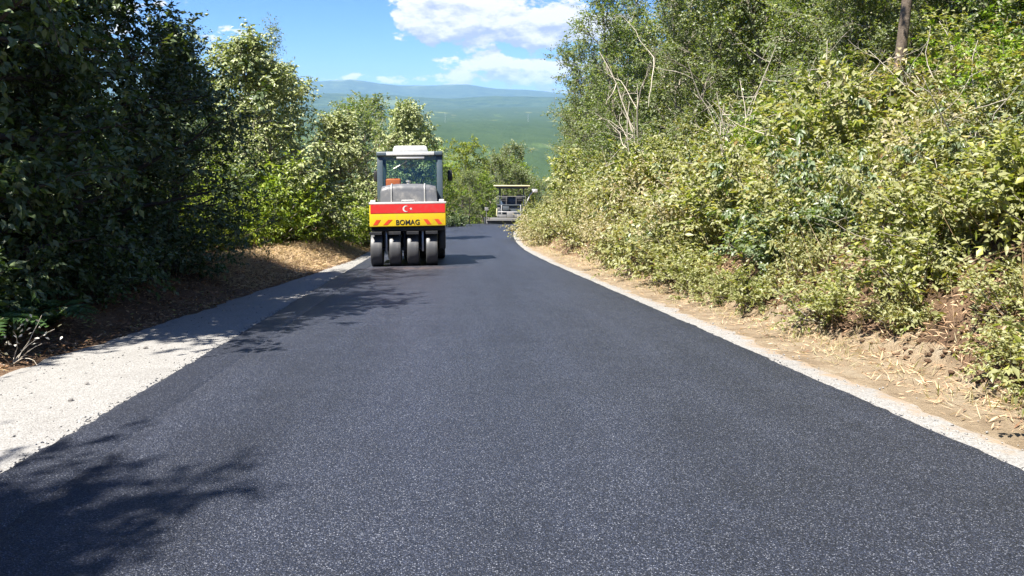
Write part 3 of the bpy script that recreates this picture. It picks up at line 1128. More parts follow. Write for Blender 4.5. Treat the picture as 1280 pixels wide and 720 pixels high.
for i, (k, u, v, s_) in enumerate([(0, 6.7, 8.0, .62), (2, 8.0, 9.6, .7), (1, 6.4, 7.3, .55), (0, 8.9, 10.8, .8), (2, 7.0, 14.8, .8), (0, 6.8, 17.4, .8), (1, 7.7, 16.2, .95), (0, 7.0, 20.3, .9),
                                   (2, 7.2, 23.6, .95), (0, 7.1, 26.8, .95), (1, 7.6, 29.6, 1.0), (0, 7.6, 33.2, 1.0), (2, 7.9, 36.6, 1.0), (0, 8.4, 40.6, 1.05), (2, 9.0, 45.0, 1.05), (0, 9.8, 50.0, 1.1),
                                   (0, 8.9, 13.4, .9), (2, 9.3, 11.4, 1.1), (1, 9.4, 15.0, 1.05), (0, 8.6, 18.6, 1.05), (2, 8.9, 21.6, 1.1), (0, 9.1, 25.2, 1.1), (0, 9.9, 9.4, 1.1), (1, 8.9, 8.4, .8)]):
    tall[k].place(u, v, i * 1.1, (s_, s_, s_ * rnd.uniform(.85, 1.05)), TLAB[k], TLAB[k].replace('bush standing', 'bushes standing'), sink=0.15)
arch = bkind('arching_bramble', 95, 'leaf_bank', rad=1.5, h=1.5, ns=13, nt=16, lpt=13, leafL=0.10, leafW=0.055, twig=0.30, droop=1.1, tone=0.05)
arch2 = bkind('arching_bramble', 96, 'leaf_bank_green', rad=1.4, h=1.6, ns=12, nt=16, lpt=13, leafL=0.11, leafW=0.058, twig=0.32, droop=1.0)
for i in range(44):
    v = 7.6 + (i / 44) ** 1.3 * 32
    d = rnd.uniform(0.9, 4.6)
    if 0.54 < (4.48 + d) / v < 0.72 and v < 12 and d > 1.8:
        d = 1.3
    k = arch if rnd.random() < .62 else arch2
    sc_ = rnd.uniform(.6, .8) if v < 11 else rnd.uniform(.75, 1.1)
    k.place(float(uR(v)) + 1.4 + d, v, i * 2.1, (sc_, sc_, sc_ * rnd.uniform(.9, 1.3)),
            ('pale' if k is arch else 'green') + ' arching bramble with drooping sprays on the bank', ('pale' if k is arch else 'green') + ' arching brambles on the bank')
# individual dark leafy shrub hugging the verge
shrub = bkind('glossy_shrub', 78, 'leaf_bank_green', rad=0.8, h=0.85, ns=24, nt=16, lpt=9, leafL=0.085, leafW=0.055, droop=0.2)
shrub.place(4.75, 14.6, 0.5, (1.05, 1.05, 1.05), 'dark green rounded shrub at the foot of the dry bank')
shrub.place(4.95, 10.2, 2.5, (0.95, 0.95, 0.95), 'drooping green shrub with bare soil showing under it')

rt = [tkind('slope_tree', 81, 'bark_grey', 'leaf_mid', h=8.5, tr=0.085, lo=0.05, cr=2.2, nl=46, ns=8, nt=7, lpt=9, leafL=0.10, leafW=0.058, el0=10, el1=66, droop=0.25, wander=0.07),
      tkind('slope_tree', 82, 'bark_grey', 'leaf_mid', h=9.5, tr=0.075, lo=0.12, cr=1.9, nl=44, ns=8, nt=7, lpt=9, leafL=0.09, leafW=0.05, el0=20, el1=70, droop=0.2, shape='column', wander=0.08),
      tkind('slope_tree', 83, 'bark_grey', 'leaf_mid', h=7.2, tr=0.08, lo=0.04, cr=2.1, nl=44, ns=8, nt=7, lpt=9, leafL=0.095, leafW=0.055, el0=5, el1=62, droop=0.3, tone=0.12),
      tkind('slope_tree', 84, 'bark_pale', 'leaf_mid', h=10.0, tr=0.06, lo=0.25, cr=1.6, nl=34, ns=7, nt=6, lpt=9, leafL=0.08, leafW=0.042, el0=30, el1=74, droop=0.15, shape='column', tone=0.05, wander=0.07)]
RL = ['bushy mid green tree on the slope above the bank', 'tall narrow tree on the slope above the bank', 'low spreading yellow-green tree on the slope above the bank', 'airy tree with a thin pale trunk on the slope above the bank']
RGp = ['bushy trees above the bank', 'narrow trees above the bank', 'spreading trees above the bank', 'airy trees above the bank']


def slope_tree(i, u, v, s):
    rt[i].place(u, v, rnd.uniform(0, 6.28), s, RL[i], RGp[i], sink=0.1)


# edge trees that make the silhouette against the sky, then the wood behind
for i, u, v, s in [(0, 7.3, 22.0, .85), (1, 7.0, 26.5, 1.0), (3, 7.9, 24.0, 1.0), (2, 7.6, 30.0, 1.0), (1, 8.6, 33.5, 1.0), (0, 8.4, 37.5, .95), (2, 8.2, 42.0, .95), (0, 9.6, 44.0, .95),
                   (2, 9.4, 49.0, .9), (0, 10.8, 54.0, .8), (2, 11.2, 60.0, .8), (2, 12.6, 68.0, .75), (3, 9.2, 29.0, 1.05), (1, 9.8, 21.0, 1.1), (0, 10.0, 17.5, 1.0), (3, 8.8, 18.6, 1.0),
                   (1, 11.0, 14.6, 1.0), (2, 11.6, 11.6, .95), (3, 10.6, 12.8, 1.0), (0, 12.4, 9.4, .9), (2, 9.9, 9.2, .55), (0, 13.6, 13.0, 1.1), (2, 8.7, 15.2, .62), (2, 9.5, 12.2, .6), (0, 12.6, 16.6, 1.0)]:
    slope_tree(i, u, v, s)
for v in np.arange(8.5, 60, 2.3):
    v = float(v) + rnd.uniform(-.8, .8)
    slope_tree(rnd.choice([2, 2, 0]), float(uR(v)) + rnd.uniform(5.6, 7.4), v, rnd.uniform(0.42, 0.66))
for r_ in range(48):
    v = rnd.uniform(9, 62)
    u = float(uR(v)) + rnd.uniform(9, 18)
    slope_tree(rnd.choice([0, 1, 2, 0, 3]), u, v, rnd.uniform(0.9, 1.25))
big = tkind('thick_trunk_tree', 85, 'bark_brown', 'leaf_mid', h=12.0, tr=0.105, lo=0.36, cr=3.0, nl=34, ns=8, nt=6, lpt=8, leafL=0.095, leafW=0.055, el0=20, el1=60, wander=0.02)
big.place(7.75, 12.0, 0.3, 1.0, 'tall tree with a thick grey trunk rising from the bushes')
o = link('dead_trunk', None)
bpy.data.objects.remove(o)
dead(me_dead4, 6.35, 23.5, 0.0, (0.9, 0.9, 0.85), 'pale bare poles standing upright among leafy slope trees')
dead(me_dead2, 6.55, 15.9, 0.4, 1.0, 'tangle of pale bare branches above the dry bank')
dead(me_dead2, 7.1, 13.0, 2.2, 0.72, 'cluster of thin bare stems left of the thick grey trunk')
dead(me_dead3, 8.0, 11.0, 1.2, 0.8, 'spray of thin dead twigs beside the thick grey trunk')
dead(me_dead3, 6.3, 8.0, 1.2, 0.75, 'dead twigs poking out of the green bank bushes', tilt=(0.2, -0.7))
dead(me_dead3, 5.6, 9.2, 3.2, 0.62, 'bare twigs lying over the drooping green shrub', tilt=(0.1, -0.9))
dead(me_dead3, 5.2, 7.4, 4.2, 0.5, 'dry broken twigs at the foot of the bank', tilt=(0.3, -1.0))

# ferns at the foot of the dark trees
def fern_mesh(seed):
    rs = np.random.RandomState(seed)
    A = Acc()
    for i in range(11):
        an = i * 2.4
        fr = walk((0, 0, -0.03), (math.cos(an) * .7, math.sin(an) * .7, 0.9), rs.uniform(0.7, 1.0), 22, rs, 0.02, -0.075)
        d = unit(np.gradient(fr, axis=0))
        side = unit(np.cross(d, [0, 0, 1.0]))
        for sgn in (-1, 1):
            t = np.linspace(0.12, 1, 21)
            L = 0.20 * np.sin(np.pi * t ** 0.75) + 0.02
            V, T = leaf_arrays(fr[1:22], unit(side[1:22] * sgn + d[1:22] * 0.35 + rs.normal(0, .06, (21, 3))), L, np.full(21, 0.04), rs, up=3)
            A.add(V, T, np.clip(rs.normal(.5, .25, 21), 0, 1).repeat(4))
    return A.mesh('frond')


fm = fern_mesh(3)
fm.materials.append(MATS['leaf_fern'])
for i, (u, v, s) in enumerate([(-5.15, 8.2, 1.25), (-5.5, 8.9, 1.3), (-5.0, 9.5, 1.0), (-5.9, 9.7, 1.4)]):
    o = link('fern', fm)
    o.location = (u, v, float(Z(u, v)))
    o.rotation_euler = (0, 0, i * 1.7)
    o.scale = (s, s, s)
    tag(o, 'dark green fern under the dark left-hand trees', 'fern', 'ferns under the trees')

# pale dead weed by the shoulder
rs = np.random.RandomState(77)
A = Acc()
for i in range(9):
    b = walk((0, 0, -0.03), unit(np.array([rs.normal(0.25, .5), rs.normal(0, .5), .8])), rs.uniform(.3, .62), 6, rs, 0.16, -0.02)
    A.add(*tube_np(b, 0.006, 0.002, 4)[:1], tube_np(b, 0.006, 0.002, 4)[1])
wm = A.mesh('stem')
B = Acc()
for i in range(46):
    p = np.array([[rs.normal(0.1, .2), rs.normal(0, .2), rs.uniform(.15, .5)]])
    V, T = leaf_arrays(p, unit(rs.normal(0, 1, (1, 3))), np.array([.05]), np.array([.025]), rs)
    B.add(V, T, np.full(4, rs.rand()))
e = empty('dead_weed', (-4.42, 7.75, float(Z(-4.42, 7.75))))
link('stem', wm, 'bark_pale', e)
link('leaf', B.mesh('leaf'), 'pale_twig', e)
tag(e, 'pale withered weed beside the left gravel shoulder', 'weed')

# ------------------------------------------------------------------ loose stuff on the ground


def scatter(name, mat, n, region, Lr, wr, label, cat, seed, flat=0.25, lift=(0.0, 0.03), heap=None):
    rs = np.random.RandomState(seed)
    u, v = region(rs, n)
    m = len(u)
    z = Z(u, v) + rs.uniform(lift[0], lift[1], m) + (heap(u, v) * rs.uniform(0.2, 1, m) if heap else 0)
    P = np.stack([u, v, z], 1)
    D = unit(np.stack([rs.normal(0, 1, m), rs.normal(0, 1, m), rs.normal(0.05, flat, m)], 1))
    L = rs.uniform(*Lr, m)
    V, T = leaf_arrays(P, D, L, rs.uniform(*wr, m) * (L / Lr[1]) ** 0.5, rs, up=1.5, curl=0.012)
    me = np_mesh(name, V, T, np.repeat(np.clip(rs.normal(.5, .25, m), 0, 1), 4))
    o = link(name, me, mat)
    return tag(o, label, cat, kind='stuff')


def reg_straw(rs, n):
    v = rs.uniform(15.0, 34, n)
    q = rs.uniform(0, 1, n) ** 0.8 * 2.4
    return uL(v) - shoulder_w(v) - 0.02 - q + rs.normal(0, .05, n), v


def straw_heap(u, v):
    q = uL(v) - shoulder_w(v) - u
    return 0.22 * np.clip(np.sin(np.pi * np.clip(q / 2.4, 0, 1)), 0, 1) * (0.7 + 0.5 * wob(u, v, 3))


scatter('straw', 'straw', 42000, reg_straw, (0.06, 0.22), (0.006, 0.016), 'dry brown cut grass heaped along the left shoulder', 'straw', 5, 0.35, (0, .05), straw_heap)


def reg_litter_left(rs, n):
    v = rs.uniform(6, 19, n)
    return uL(v) - shoulder_w(v) + 0.12 - rs.uniform(0, 1, n) ** 1.2 * 1.9, v


scatter('leaf_litter', 'litter', 9000, reg_litter_left, (0.03, 0.10), (0.012, 0.04), 'brown fallen leaves on the shaded earth under the trees', 'leaf litter', 6)


def reg_litter_right(rs, n):
    v = 3.0 + rs.uniform(0, 1, n) ** 1.5 * 55
    return uR(v) + 0.30 + (1.6 * rs.uniform(0, 1, n) ** 0.45), v


scatter('leaf_litter', 'straw', 34000, reg_litter_right, (0.03, 0.14), (0.004, 0.018), 'dry straw and stalks scattered over the sandy verge', 'leaf litter', 7, 0.3)


def reg_grass(rs, n):
    c = rs.uniform(0, 1, n // 14)
    v = np.repeat(3.5 + c ** 1.3 * 40, 14) + rs.normal(0, .06, n // 14 * 14)
    u = uR(v) + np.repeat(0.55 + 0.95 * rs.uniform(0, 1, n // 14) ** .6, 14) + rs.normal(0, .06, n // 14 * 14)
    return u, v


scatter('grass', 'leaf_bank_dry', 12000, reg_grass, (0.05, 0.2), (0.006, 0.012), 'sparse yellowing grass on the sandy verge', 'grass', 8, 1.1, (-.01, .01))


def reg_bank(rs, n):
    v = 3.5 + rs.uniform(0, 1, n) ** 1.3 * 62
    return uR(v) + 1.55 + rs.uniform(0, 1, n) * 8.0, v


scatter('undergrowth', 'leaf_bank', 80000, reg_bank, (0.05, 0.13), (0.025, 0.05), 'tangled low undergrowth covering the roadside bank', 'undergrowth', 9, 0.8, (0, .5))


scatter('dry_stalks', 'straw', 2600, reg_stalk, (0.35, 0.9), (0.002, 0.005), 'thin dry stalks sticking up among the bank bushes', 'dry stalks', 12, 2.2, (0.1, 0.4))


def pebbles(name, n, region, size, mat, label, seed):
    rs = np.random.RandomState(seed)
    t = bmesh.new()
    bmesh.ops.create_icosphere(t, subdivisions=1, radius=1)
    bv = np.array([v.co[:] for v in t.verts])
    bt = np.array([[v.index for v in f.verts] for f in t.faces])
    t.free()
    u, v = region(rs, n)
    m = len(u)
    s = rs.uniform(*size, m) * rs.uniform(.6, 1, m)
    sc = np.stack([s * rs.uniform(.7, 1.2, m), s * rs.uniform(.7, 1.2, m), s * rs.uniform(.5, .8, m)], 1)
    a = rs.uniform(0, 6.28, m)
    jit = 1 + rs.normal(0, .16, (m, len(bv), 1))
    X = bv[None] * sc[:, None, :] * jit
    ca, sa = np.cos(a)[:, None], np.sin(a)[:, None]
    P = np.stack([X[..., 0] * ca - X[..., 1] * sa + u[:, None], X[..., 0] * sa + X[..., 1] * ca + v[:, None], X[..., 2] + (Z(u, v) + 0.02 + s * 0.2)[:, None]], -1)
    T = (bt[None] + (np.arange(m) * len(bv))[:, None, None]).reshape(-1, 3)
    o = link(name, np_mesh(name, P.reshape(-1, 3), T), mat)
    return tag(o, label, 'gravel', kind='stuff')


def reg_gl(rs, n):
    v = 2.5 + rs.uniform(0, 1, n) ** 1.6 * 24
    k = rs.uniform(0, 1, n)
    return np.where(rs.rand(n) < .45, uL(v) - 0.07 - np.abs(rs.normal(0, .07, n)), uL(v) - 0.08 - k * (shoulder_w(v) + .1)), v


def reg_gr(rs, n):
    v = 2.5 + rs.uniform(0, 1, n) ** 1.6 * 26
    return uR(v) + 0.06 + np.abs(rs.normal(0, .16, n)), v


pebbles('gravel', 1500, reg_gl, (0.006, 0.016), 'white_gravel', 'loose pale stones on the left shoulder', 3)
pebbles('gravel', 1500, reg_gr, (0.006, 0.016), 'white_gravel', 'loose pale stones on the narrow right strip', 4)


def reg_clod(rs, n):
    v = 4.5 + rs.uniform(0, 1, n) ** 1.5 * 14
    return uR(v) + 1.15 + np.abs(rs.normal(0, .28, n)), v


pebbles('soil_clods', 420, reg_clod, (0.012, 0.042), 'brown_soil', 'brown clods of earth at the foot of the bank', 5)['category'] = 'earth'


def reg_crumb(rs, n):
    v = 2.5 + rs.uniform(0, 1, n) ** 1.5 * 16
    return np.where(rs.rand(n) < .5, uL(v) - 0.06 - np.abs(rs.normal(0, .05, n)), uR(v) + 0.05 + np.abs(rs.normal(0, .03, n))), v


pebbles('asphalt_crumbs', 1500, reg_crumb, (0.005, 0.013), 'fresh_asphalt', 'black asphalt crumbs fallen along the mat edges', 6)['category'] = 'asphalt crumbs'
for i, (u, v, s) in enumerate([(-3.35, 8.4, .026), (-3.15, 6.6, .02), (-3.0, 6.0, .022)]):
    t = PB()
    bmesh.ops.create_icosphere(t.bm, subdivisions=2, radius=s)
    rr = random.Random(i)
    for vv in t.bm.verts:
        vv.co *= rr.uniform(.75, 1.15)
        vv.co.z *= .7
    o = t.obj('stone', 'stone_grey', None, False)
    o.location = (u, v, float(Z(u, v)) + .02 + s * .3)
    tag(o, 'small grey stone lying on the pale gravel shoulder', 'stone', 'stones on the shoulder')

# ------------------------------------------------------------------ road roller
simple('paint_yellow', (0.60, 0.41, 0.01), 0.4, wear=0.3, wscale=9)
simple('paint_red', (0.46, 0.016, 0.013), 0.45, wear=0.2, wscale=11)
simple('paint_orange', (0.48, 0.045, 0.012), 0.4, wear=0.1)
simple('paint_white', (0.50, 0.50, 0.485), 0.45, wear=0.3, wscale=8)
simple('paint_black', (0.012, 0.012, 0.013), 0.45, wear=0.35, dirt=(0.07, 0.06, 0.05))
simple('cab_grey', (0.052, 0.076, 0.096), 0.4, wear=0.2)
simple('hood_grey', (0.105, 0.108, 0.115), 0.33, wear=0.35, dirt=(0.34, 0.32, 0.29))
simple('strap_metal', (0.55, 0.54, 0.52), 0.35, 0.6)
simple('tyre_rubber', (0.052, 0.053, 0.056), 0.48, spec=0.6, wear=0.7, wscale=3, dirt=(0.12, 0.115, 0.11))
simple('rim_steel', (0.45, 0.42, 0.10), 0.5, wear=0.3)
simple('interior', (0.03, 0.032, 0.035), 0.7)
simple('amber', (0.85, 0.16, 0.02), 0.45, wear=0.05)
simple('pale_green', (0.55, 0.68, 0.60), 0.5)
m, n, b = new_mat('cab_glass')
tr = n.node('ShaderNodeBsdfTransparent')
tr.inputs[0].default_value = (0.78, 0.85, 0.82, 1)
gl = n.node('ShaderNodeBsdfGlossy')
gl.inputs['Roughness'].default_value = 0.02
lw = n.node('ShaderNodeLayerWeight')
lw.inputs['Blend'].default_value = 0.5
refl = n.math('ADD', n.math('MULTIPLY', n.math('POWER', lw.outputs['Facing'], 5.0), 0.9), 0.035)
mx = n.node('ShaderNodeMixShader')
n.link(refl, mx.inputs[0])
n.link(tr.outputs[0], mx.inputs[1])
n.link(gl.outputs[0], mx.inputs[2])
n.link(mx.outputs[0], [x for x in n.n if x.type == 'OUTPUT_MATERIAL'][0].inputs[0])

RV, RU = 20.55, -0.93
rl = empty('road_roller', (RU, RV, float(zr(RV)) - 0.004))
rl.rotation_euler = (-math.atan(SLOPE), 0, R(0.6))
tag(rl, 'road roller with smooth black tyres and a red and yellow rear panel', 'road roller')
S = 0.0219


def rz(y):
    return (332 - y) * S


def rx(x):
    return (x - 510.5) * S


def wheel(x, y):
    w = PB()
    rad = 0.48
    half = 0.16
    prof = [(-half + .02, .26), (-half, .34), (-half, .44), (-half + .008, .465), (-half + .028, .477), (-.06, rad), (.06, rad), (half - .028, .477), (half - .008, .465), (half, .44), (half, .34), (half - .02, .26)]
    w.lathe(prof, 'X', (0, 0, 0), 48)
    o = w.obj('wheel', 'tyre_rubber', rl)
    o.location = (x, y, rad)
    k = PB()
    k.lathe([(-.13, .0), (-.13, .10), (-.09, .12), (-.09, .22), (-.14, .262), (.14, .262), (.09, .22), (.09, .12), (.13, .10), (.13, 0)], 'X', (0, 0, 0), 24)
    k.obj('rim', 'rim_steel', o)


for cx in (470.7, 494.0, 516.3, 540.0):
    wheel(rx(cx), 0.0)
for cx in (482.5, 505.5, 528.5, 551.5):
    wheel(rx(cx), 3.35)
# axles, brackets
a = PB()
a.tube([(-.95, 0, .48), (.8, 0, .48)], .055, 12)
a.tube([(-.7, 3.35, .48), (1.0, 3.35, .48)], .055, 12)
a.obj('axle', 'paint_black', rl)
for x in (rx(482.4), rx(528.5)):
    c = PB()
    c.box(x - .03, x + .03, -.10, .10, .40, 1.02, .01)
    c.obj('axle_bracket', 'strap_metal', rl)
for x in (rx(505.4),):
    c = PB()
    c.box(x - .035, x + .035, -.05, .25, .40, 1.02, .01)
    c.obj('axle_bracket', 'paint_black', rl)
c = PB()
c.box(-1.0, 1.02, -.42, 4.1, .98, 1.10, .02)
c.box(-.80, .85, .75, 2.55, .42, 1.0, .03)
c.obj('chassis', 'paint_black', rl)
# mud scrapers in front of each rear tyre
for cx in (470.7, 494.0, 516.3, 540.0):
    c = PB()
    x = rx(cx)
    c.box(x - .165, x + .165, -.53, -.38, .955, .975, .004, 1)
    c.box(x - .165, x + .165, -.54, -.525, .89, .97, .004, 1)
    c.obj('scraper', 'paint_black', rl)
c = PB()
c.box(rx(548.5), rx(558), .25, 2.7, .44, 1.06, .03)
c.obj('side_panel', 'paint_black', rl)
c = PB()
c.box(rx(463), rx(468), .75, 2.7, .44, 1.06, .02)
c.obj('side_panel', 'paint_black', rl)
# rear ballast box with flag band, hazard stripes and lettering
yb = -0.55
c = PB()
c.box(rx(463.2), rx(558.2), yb, 1.1, rz(281.5), rz(251.5), .025, 3)
c.obj('rear_panel', 'paint_yellow', rl)
c = PB()
c.box(rx(462.6), rx(558.8), yb - .012, yb + .25, rz(253.2), rz(250.6), .012, 2)
c.obj('top_rail', 'paint_white', rl)
c = PB()
c.box(rx(464.4), rx(557.0), yb - .008, yb + .02, rz(264.6), rz(253.4), .002, 1)
c.obj('red_band', 'paint_red', rl)
for xa, xb, dirn in ((467.5, 477, 1), (480, 491.5, 1), (530, 539.8, -1), (543.5, 553.5, -1)):
    h0, h1 = rz(279.0), rz(272.6)
    w, k = 5.2, (xb - xa) - 5.2
    p = [(xa, h0), (xa + w, h0), (xb, h1), (xb - w, h1)] if dirn > 0 else [(xb - w, h0), (xb, h0), (xa + w, h1), (xa, h1)]
    c = PB()
    c.prism([(rx(q[0]), q[1]) for q in p], 'Y', yb - .006, yb + .02)
    c.obj('hazard_stripe', 'paint_orange', rl, False)
# crescent and star
cr_pts = []
cx, cz, r1, r2, off = rx(508.2), rz(259.2), .086, .069, .027
n1 = 40
xi = (r1 * r1 - r2 * r2 + off * off) / (2 * off)
a1 = math.acos(xi / r1)
a2 = math.acos((xi - off) / r2)
for i in range(n1):
    t = a1 + (2 * math.pi - 2 * a1) * i / (n1 - 1)
    cr_pts.append((cx + r1 * math.cos(t), cz + r1 * math.sin(t)))
for i in range(1, n1 - 1):
    t = (2 * math.pi - a2) - (2 * math.pi - 2 * a2) * i / (n1 - 1)
    cr_pts.append((cx + off + r2 * math.cos(t), cz + r2 * math.sin(t)))
c = PB()
c.prism(cr_pts, 'Y', yb - .014, yb)
c.obj('crescent', 'paint_white', rl, False)
st_pts = []
for i in range(10):
    rr = .044 if i % 2 == 0 else .017
    t = math.pi + i * math.pi / 5
    st_pts.append((rx(514.6) + rr * math.cos(t), cz + rr * math.sin(t)))
c = PB()
c.prism(st_pts, 'Y', yb - .014, yb)
c.obj('star', 'paint_white', rl, False)


def lettering(txt, width, height, x, y, z, mat, parent, name='lettering', weight=0.012):
    cu = bpy.data.curves.new('txt', 'FONT')
    cu.body = txt
    cu.align_x = 'CENTER'
    cu.size = 1
    cu.extrude = 0.01
    cu.offset = weight
    cu.resolution_u = 4
    to = bpy.data.objects.new('txt', cu)
    COL.objects.link(to)
    dg = bpy.context.evaluated_depsgraph_get()
    me = bpy.data.meshes.new_from_object(to.evaluated_get(dg))
    bpy.data.objects.remove(to)
    co = np.array([v.co[:] for v in me.vertices])
    x0, x1, z0, z1 = co[:, 0].min(), co[:, 0].max(), co[:, 1].min(), co[:, 1].max()
    for v in me.vertices:
        v.co = Vector((x + ((v.co.x - x0) / (x1 - x0) - .5) * width, y - .004 - v.co.z * 0.3, z + (v.co.y - z0) / (z1 - z0) * height))
    me.materials.clear()
    return link(name, me, mat, parent)


lettering('BOMAG', 29.2 * S, 6.4 * S, rx(510.5), yb - .002, rz(279.2), 'paint_black', rl, weight=0.016)
# engine hood / ballast tank hump
hp = [(rx(476.5), rz(252)), (rx(476.5), rz(236)), (rx(478.5), rz(230.5)), (rx(486), rz(228.8)), (rx(498), rz(227.4)), (rx(523), rz(227.4)), (rx(537), rz(228.8)), (rx(545.5), rz(230.5)), (rx(547.5), rz(236)), (rx(547.5), rz(252))]
y0h, y1h = yb + .10, .95
tb = bmesh.new()
# rounded in the fore-aft direction too: loft of shrinking sections
secs = [(y0h, 0.70, 0.0), (y0h + .02, 0.84, 0.0), (y0h + .07, .94, 0.0), (y0h + .16, 1.0, 0), (y1h, 1.04, 0)]
rings = []
for yy, k, _ in secs:
    zb = rz(252)
    rings.append([tb.verts.new((x * (0.985 + .015 * k), yy, zb + (z - zb) * k)) for x, z in hp])
for i in range(len(rings) - 1):
    for j in range(len(hp) - 1):
        tb.faces.new((rings[i][j], rings[i][j + 1], rings[i + 1][j + 1], rings[i + 1][j]))
tb.faces.new(rings[0])
tb.faces.new(rings[-1][::-1])
c = PB()
c._merge(tb)
hood = c.obj('engine_hood', 'hood_grey', rl)
hood.data.set_sharp_from_angle(angle=R(60))
for x in (rx(490.5), rx(532.0)):
    pts = []
    for yy, k, _ in secs:
        zt = rz(252) + (rz(228.0) - rz(252)) * k
        pts.append((x, yy - .006, zt + .006))
    c = PB()
    c.tube([(x, y0h - .006, rz(252))] + pts, .022, 8)
    c.obj('strap', 'strap_metal', rl)
c = PB()
c.lathe([(0, 0), (0, .05), (.07, .05), (.08, .075), (.11, .075), (.12, 0.0)], 'Z', (rx(511), .15, rz(227.6)), 20)
c.obj('filler_cap', 'strap_metal', rl)
for x in (rx(467.5), rx(553)):
    c = PB()
    c.box(x - .07, x + .07, yb + .06, yb + .16, rz(250.8), rz(247.6), .02, 2)
    c.obj('tail_lamp', 'paint_white', rl)
c = PB()
c.tube([(rx(503), yb + .05, rz(250.5)), (rx(503), yb + .05, rz(248.6)), (rx(519), yb + .05, rz(248.6)), (rx(519), yb + .05, rz(250.5))], .012, 8)
c.obj('grab_handle', 'strap_metal', rl)
# cab
cy0, cy1 = .95, 2.55
zt, zbm = rz(188.5), rz(262)
for x0, x1 in ((rx(470.6), rx(478.2)), (rx(547.8), rx(555.6))):
    for ya, yb2 in ((cy0, cy0 + .12), (cy1 - .12, cy1)):
        c = PB()
        c.box(x0, x1, ya, yb2, zbm - .3, zt - .02, .02, 2)
        c.obj('cab_post', 'cab_grey', rl)
c = PB()
c.box(rx(470.6), rx(555.6), cy0 - .02, cy1 + .05, zbm - .35, zbm - .2, .02)
c.obj('cab_floor', 'interior', rl)
c = PB()
c.box(rx(470.0), rx(556.2), cy0 - .07, cy1 + .15, rz(193.4), rz(187.6), .035, 3)
roof = c.obj('cab_roof', 'cab_grey', rl)
c = PB()
c.box(rx(483), rx(545), cy0 - .10, cy0 - .02, rz(192.6), rz(188.2), .015, 2)
c.obj('roof_trim', 'paint_white', roof)
c = PB()
c.box(rx(496), rx(532), cy0 - .085, cy0 + .1, rz(197.0), rz(194.6), .01, 2)
c.obj('work_light_bar', 'strap_metal', roof)
c = PB()
c.prism([(rx(490.5), rz(188)), (rx(492.5), rz(181)), (rx(495), rz(179.8)), (rx(533), rz(179.8)), (rx(535.2), rz(181)), (rx(537.5), rz(188))], 'Y', cy0 + .1, cy0 + 1.1, .025, 2)
c.obj('air_conditioner', 'paint_white', roof)
c = PB()
c.box(rx(478.2), rx(547.8), cy0 + .04, cy0 + .05, rz(246), rz(193), 0)
c.obj('rear_window', 'cab_glass', rl, False)
c = PB()
c.box(rx(478.2), rx(547.8), cy1 - .06, cy1 - .05, rz(258), rz(193), 0)
c.obj('windshield', 'cab_glass', rl, False)
for x in (rx(474), rx(552)):
    c = PB()
    c.box(x - .004, x + .004, cy0 + .12, cy1 - .12, rz(255), rz(193), 0)
    c.obj('side_window', 'cab_glass', rl, False)
    c = PB()
    c.box(x - .05, x + .05, cy0, cy1, zbm - .25, rz(255), .01)
    c.obj('cab_sill', 'cab_grey', rl)
c = PB()
c.box(rx(478.5), rx(499.5), 1.03, 1.14, rz(240), rz(217.5), .05, 3)
c.box(rx(480), rx(499), 1.12, 1.6, rz(246), rz(240), .04, 2)
c.obj('seat', 'amber', rl)
c = PB()
c.tube([(rx(526), 1.9, rz(230)), (rx(527), 1.85, rz(218)), (rx(532), 1.8, rz(213.5)), (rx(541), 1.8, rz(212))], .03, 8)
c.box(rx(538), rx(542.5), 1.74, 1.84, rz(217), rz(209), .03, 2)
c.obj('control_arm', 'pale_green', rl)
c = PB()
c.box(rx(500), rx(526), 1.95, 2.25, rz(262), rz(232), .05, 2)
c.lathe([(-.012, .17), (.012, .17), (.012, .195), (-.012, .195)], 'Y', (rx(512), 1.92, rz(226)), 24)
c.obj('dashboard', 'interior', rl)
c = PB()
c.tube([(rx(492), cy0 + .015, rz(209)), (rx(506), cy0 + .015, rz(201.5))], .011, 6)
c.tube([(rx(506), cy0 + .015, rz(201.5)), (rx(509), cy0 + .01, rz(199))], .02, 6)
c.obj('wiper', 'strap_metal', rl)
for sx_, px in ((-1, 463.5), (1, 566.8)):
    c = PB()
    hx = rx(471 if sx_ < 0 else 555)
    c.tube([(hx, cy1, rz(204)), (rx(px), cy1 + .12, rz(204)), (rx(px), cy1 + .12, rz(208))], .012, 8)
    mr = c.obj('mirror_arm', 'paint_black', rl)
    c = PB()
    c.box(rx(px) - .075, rx(px) + .075, cy1 + .09, cy1 + .16, rz(221.5), rz(207), .03, 2)
    c.obj('mirror', 'paint_black', mr)
# front body
c = PB()
c.box(rx(466), rx(556), 2.6, 4.35, rz(282), rz(256), .06, 3)
c.obj('front_body', 'paint_yellow', rl)

# the cab stands about 1.5 m ahead of the rear panel: size it for that distance
for ch in list(rl.children_recursive):
    if ch.name.split('.')[0] in ('cab_post', 'cab_floor', 'cab_roof', 'roof_trim', 'work_light_bar', 'air_conditioner', 'rear_window', 'windshield', 'side_window', 'cab_sill', 'wiper', 'mirror', 'mirror_arm'):
        for vv in ch.data.vertices:
            vv.co.x = 0.91 + (vv.co.x - 0.91) * 1.03
            vv.co.z = 1.39 + (vv.co.z - 1.39) * (1.075 if vv.co.z > 1.39 else 1.0)

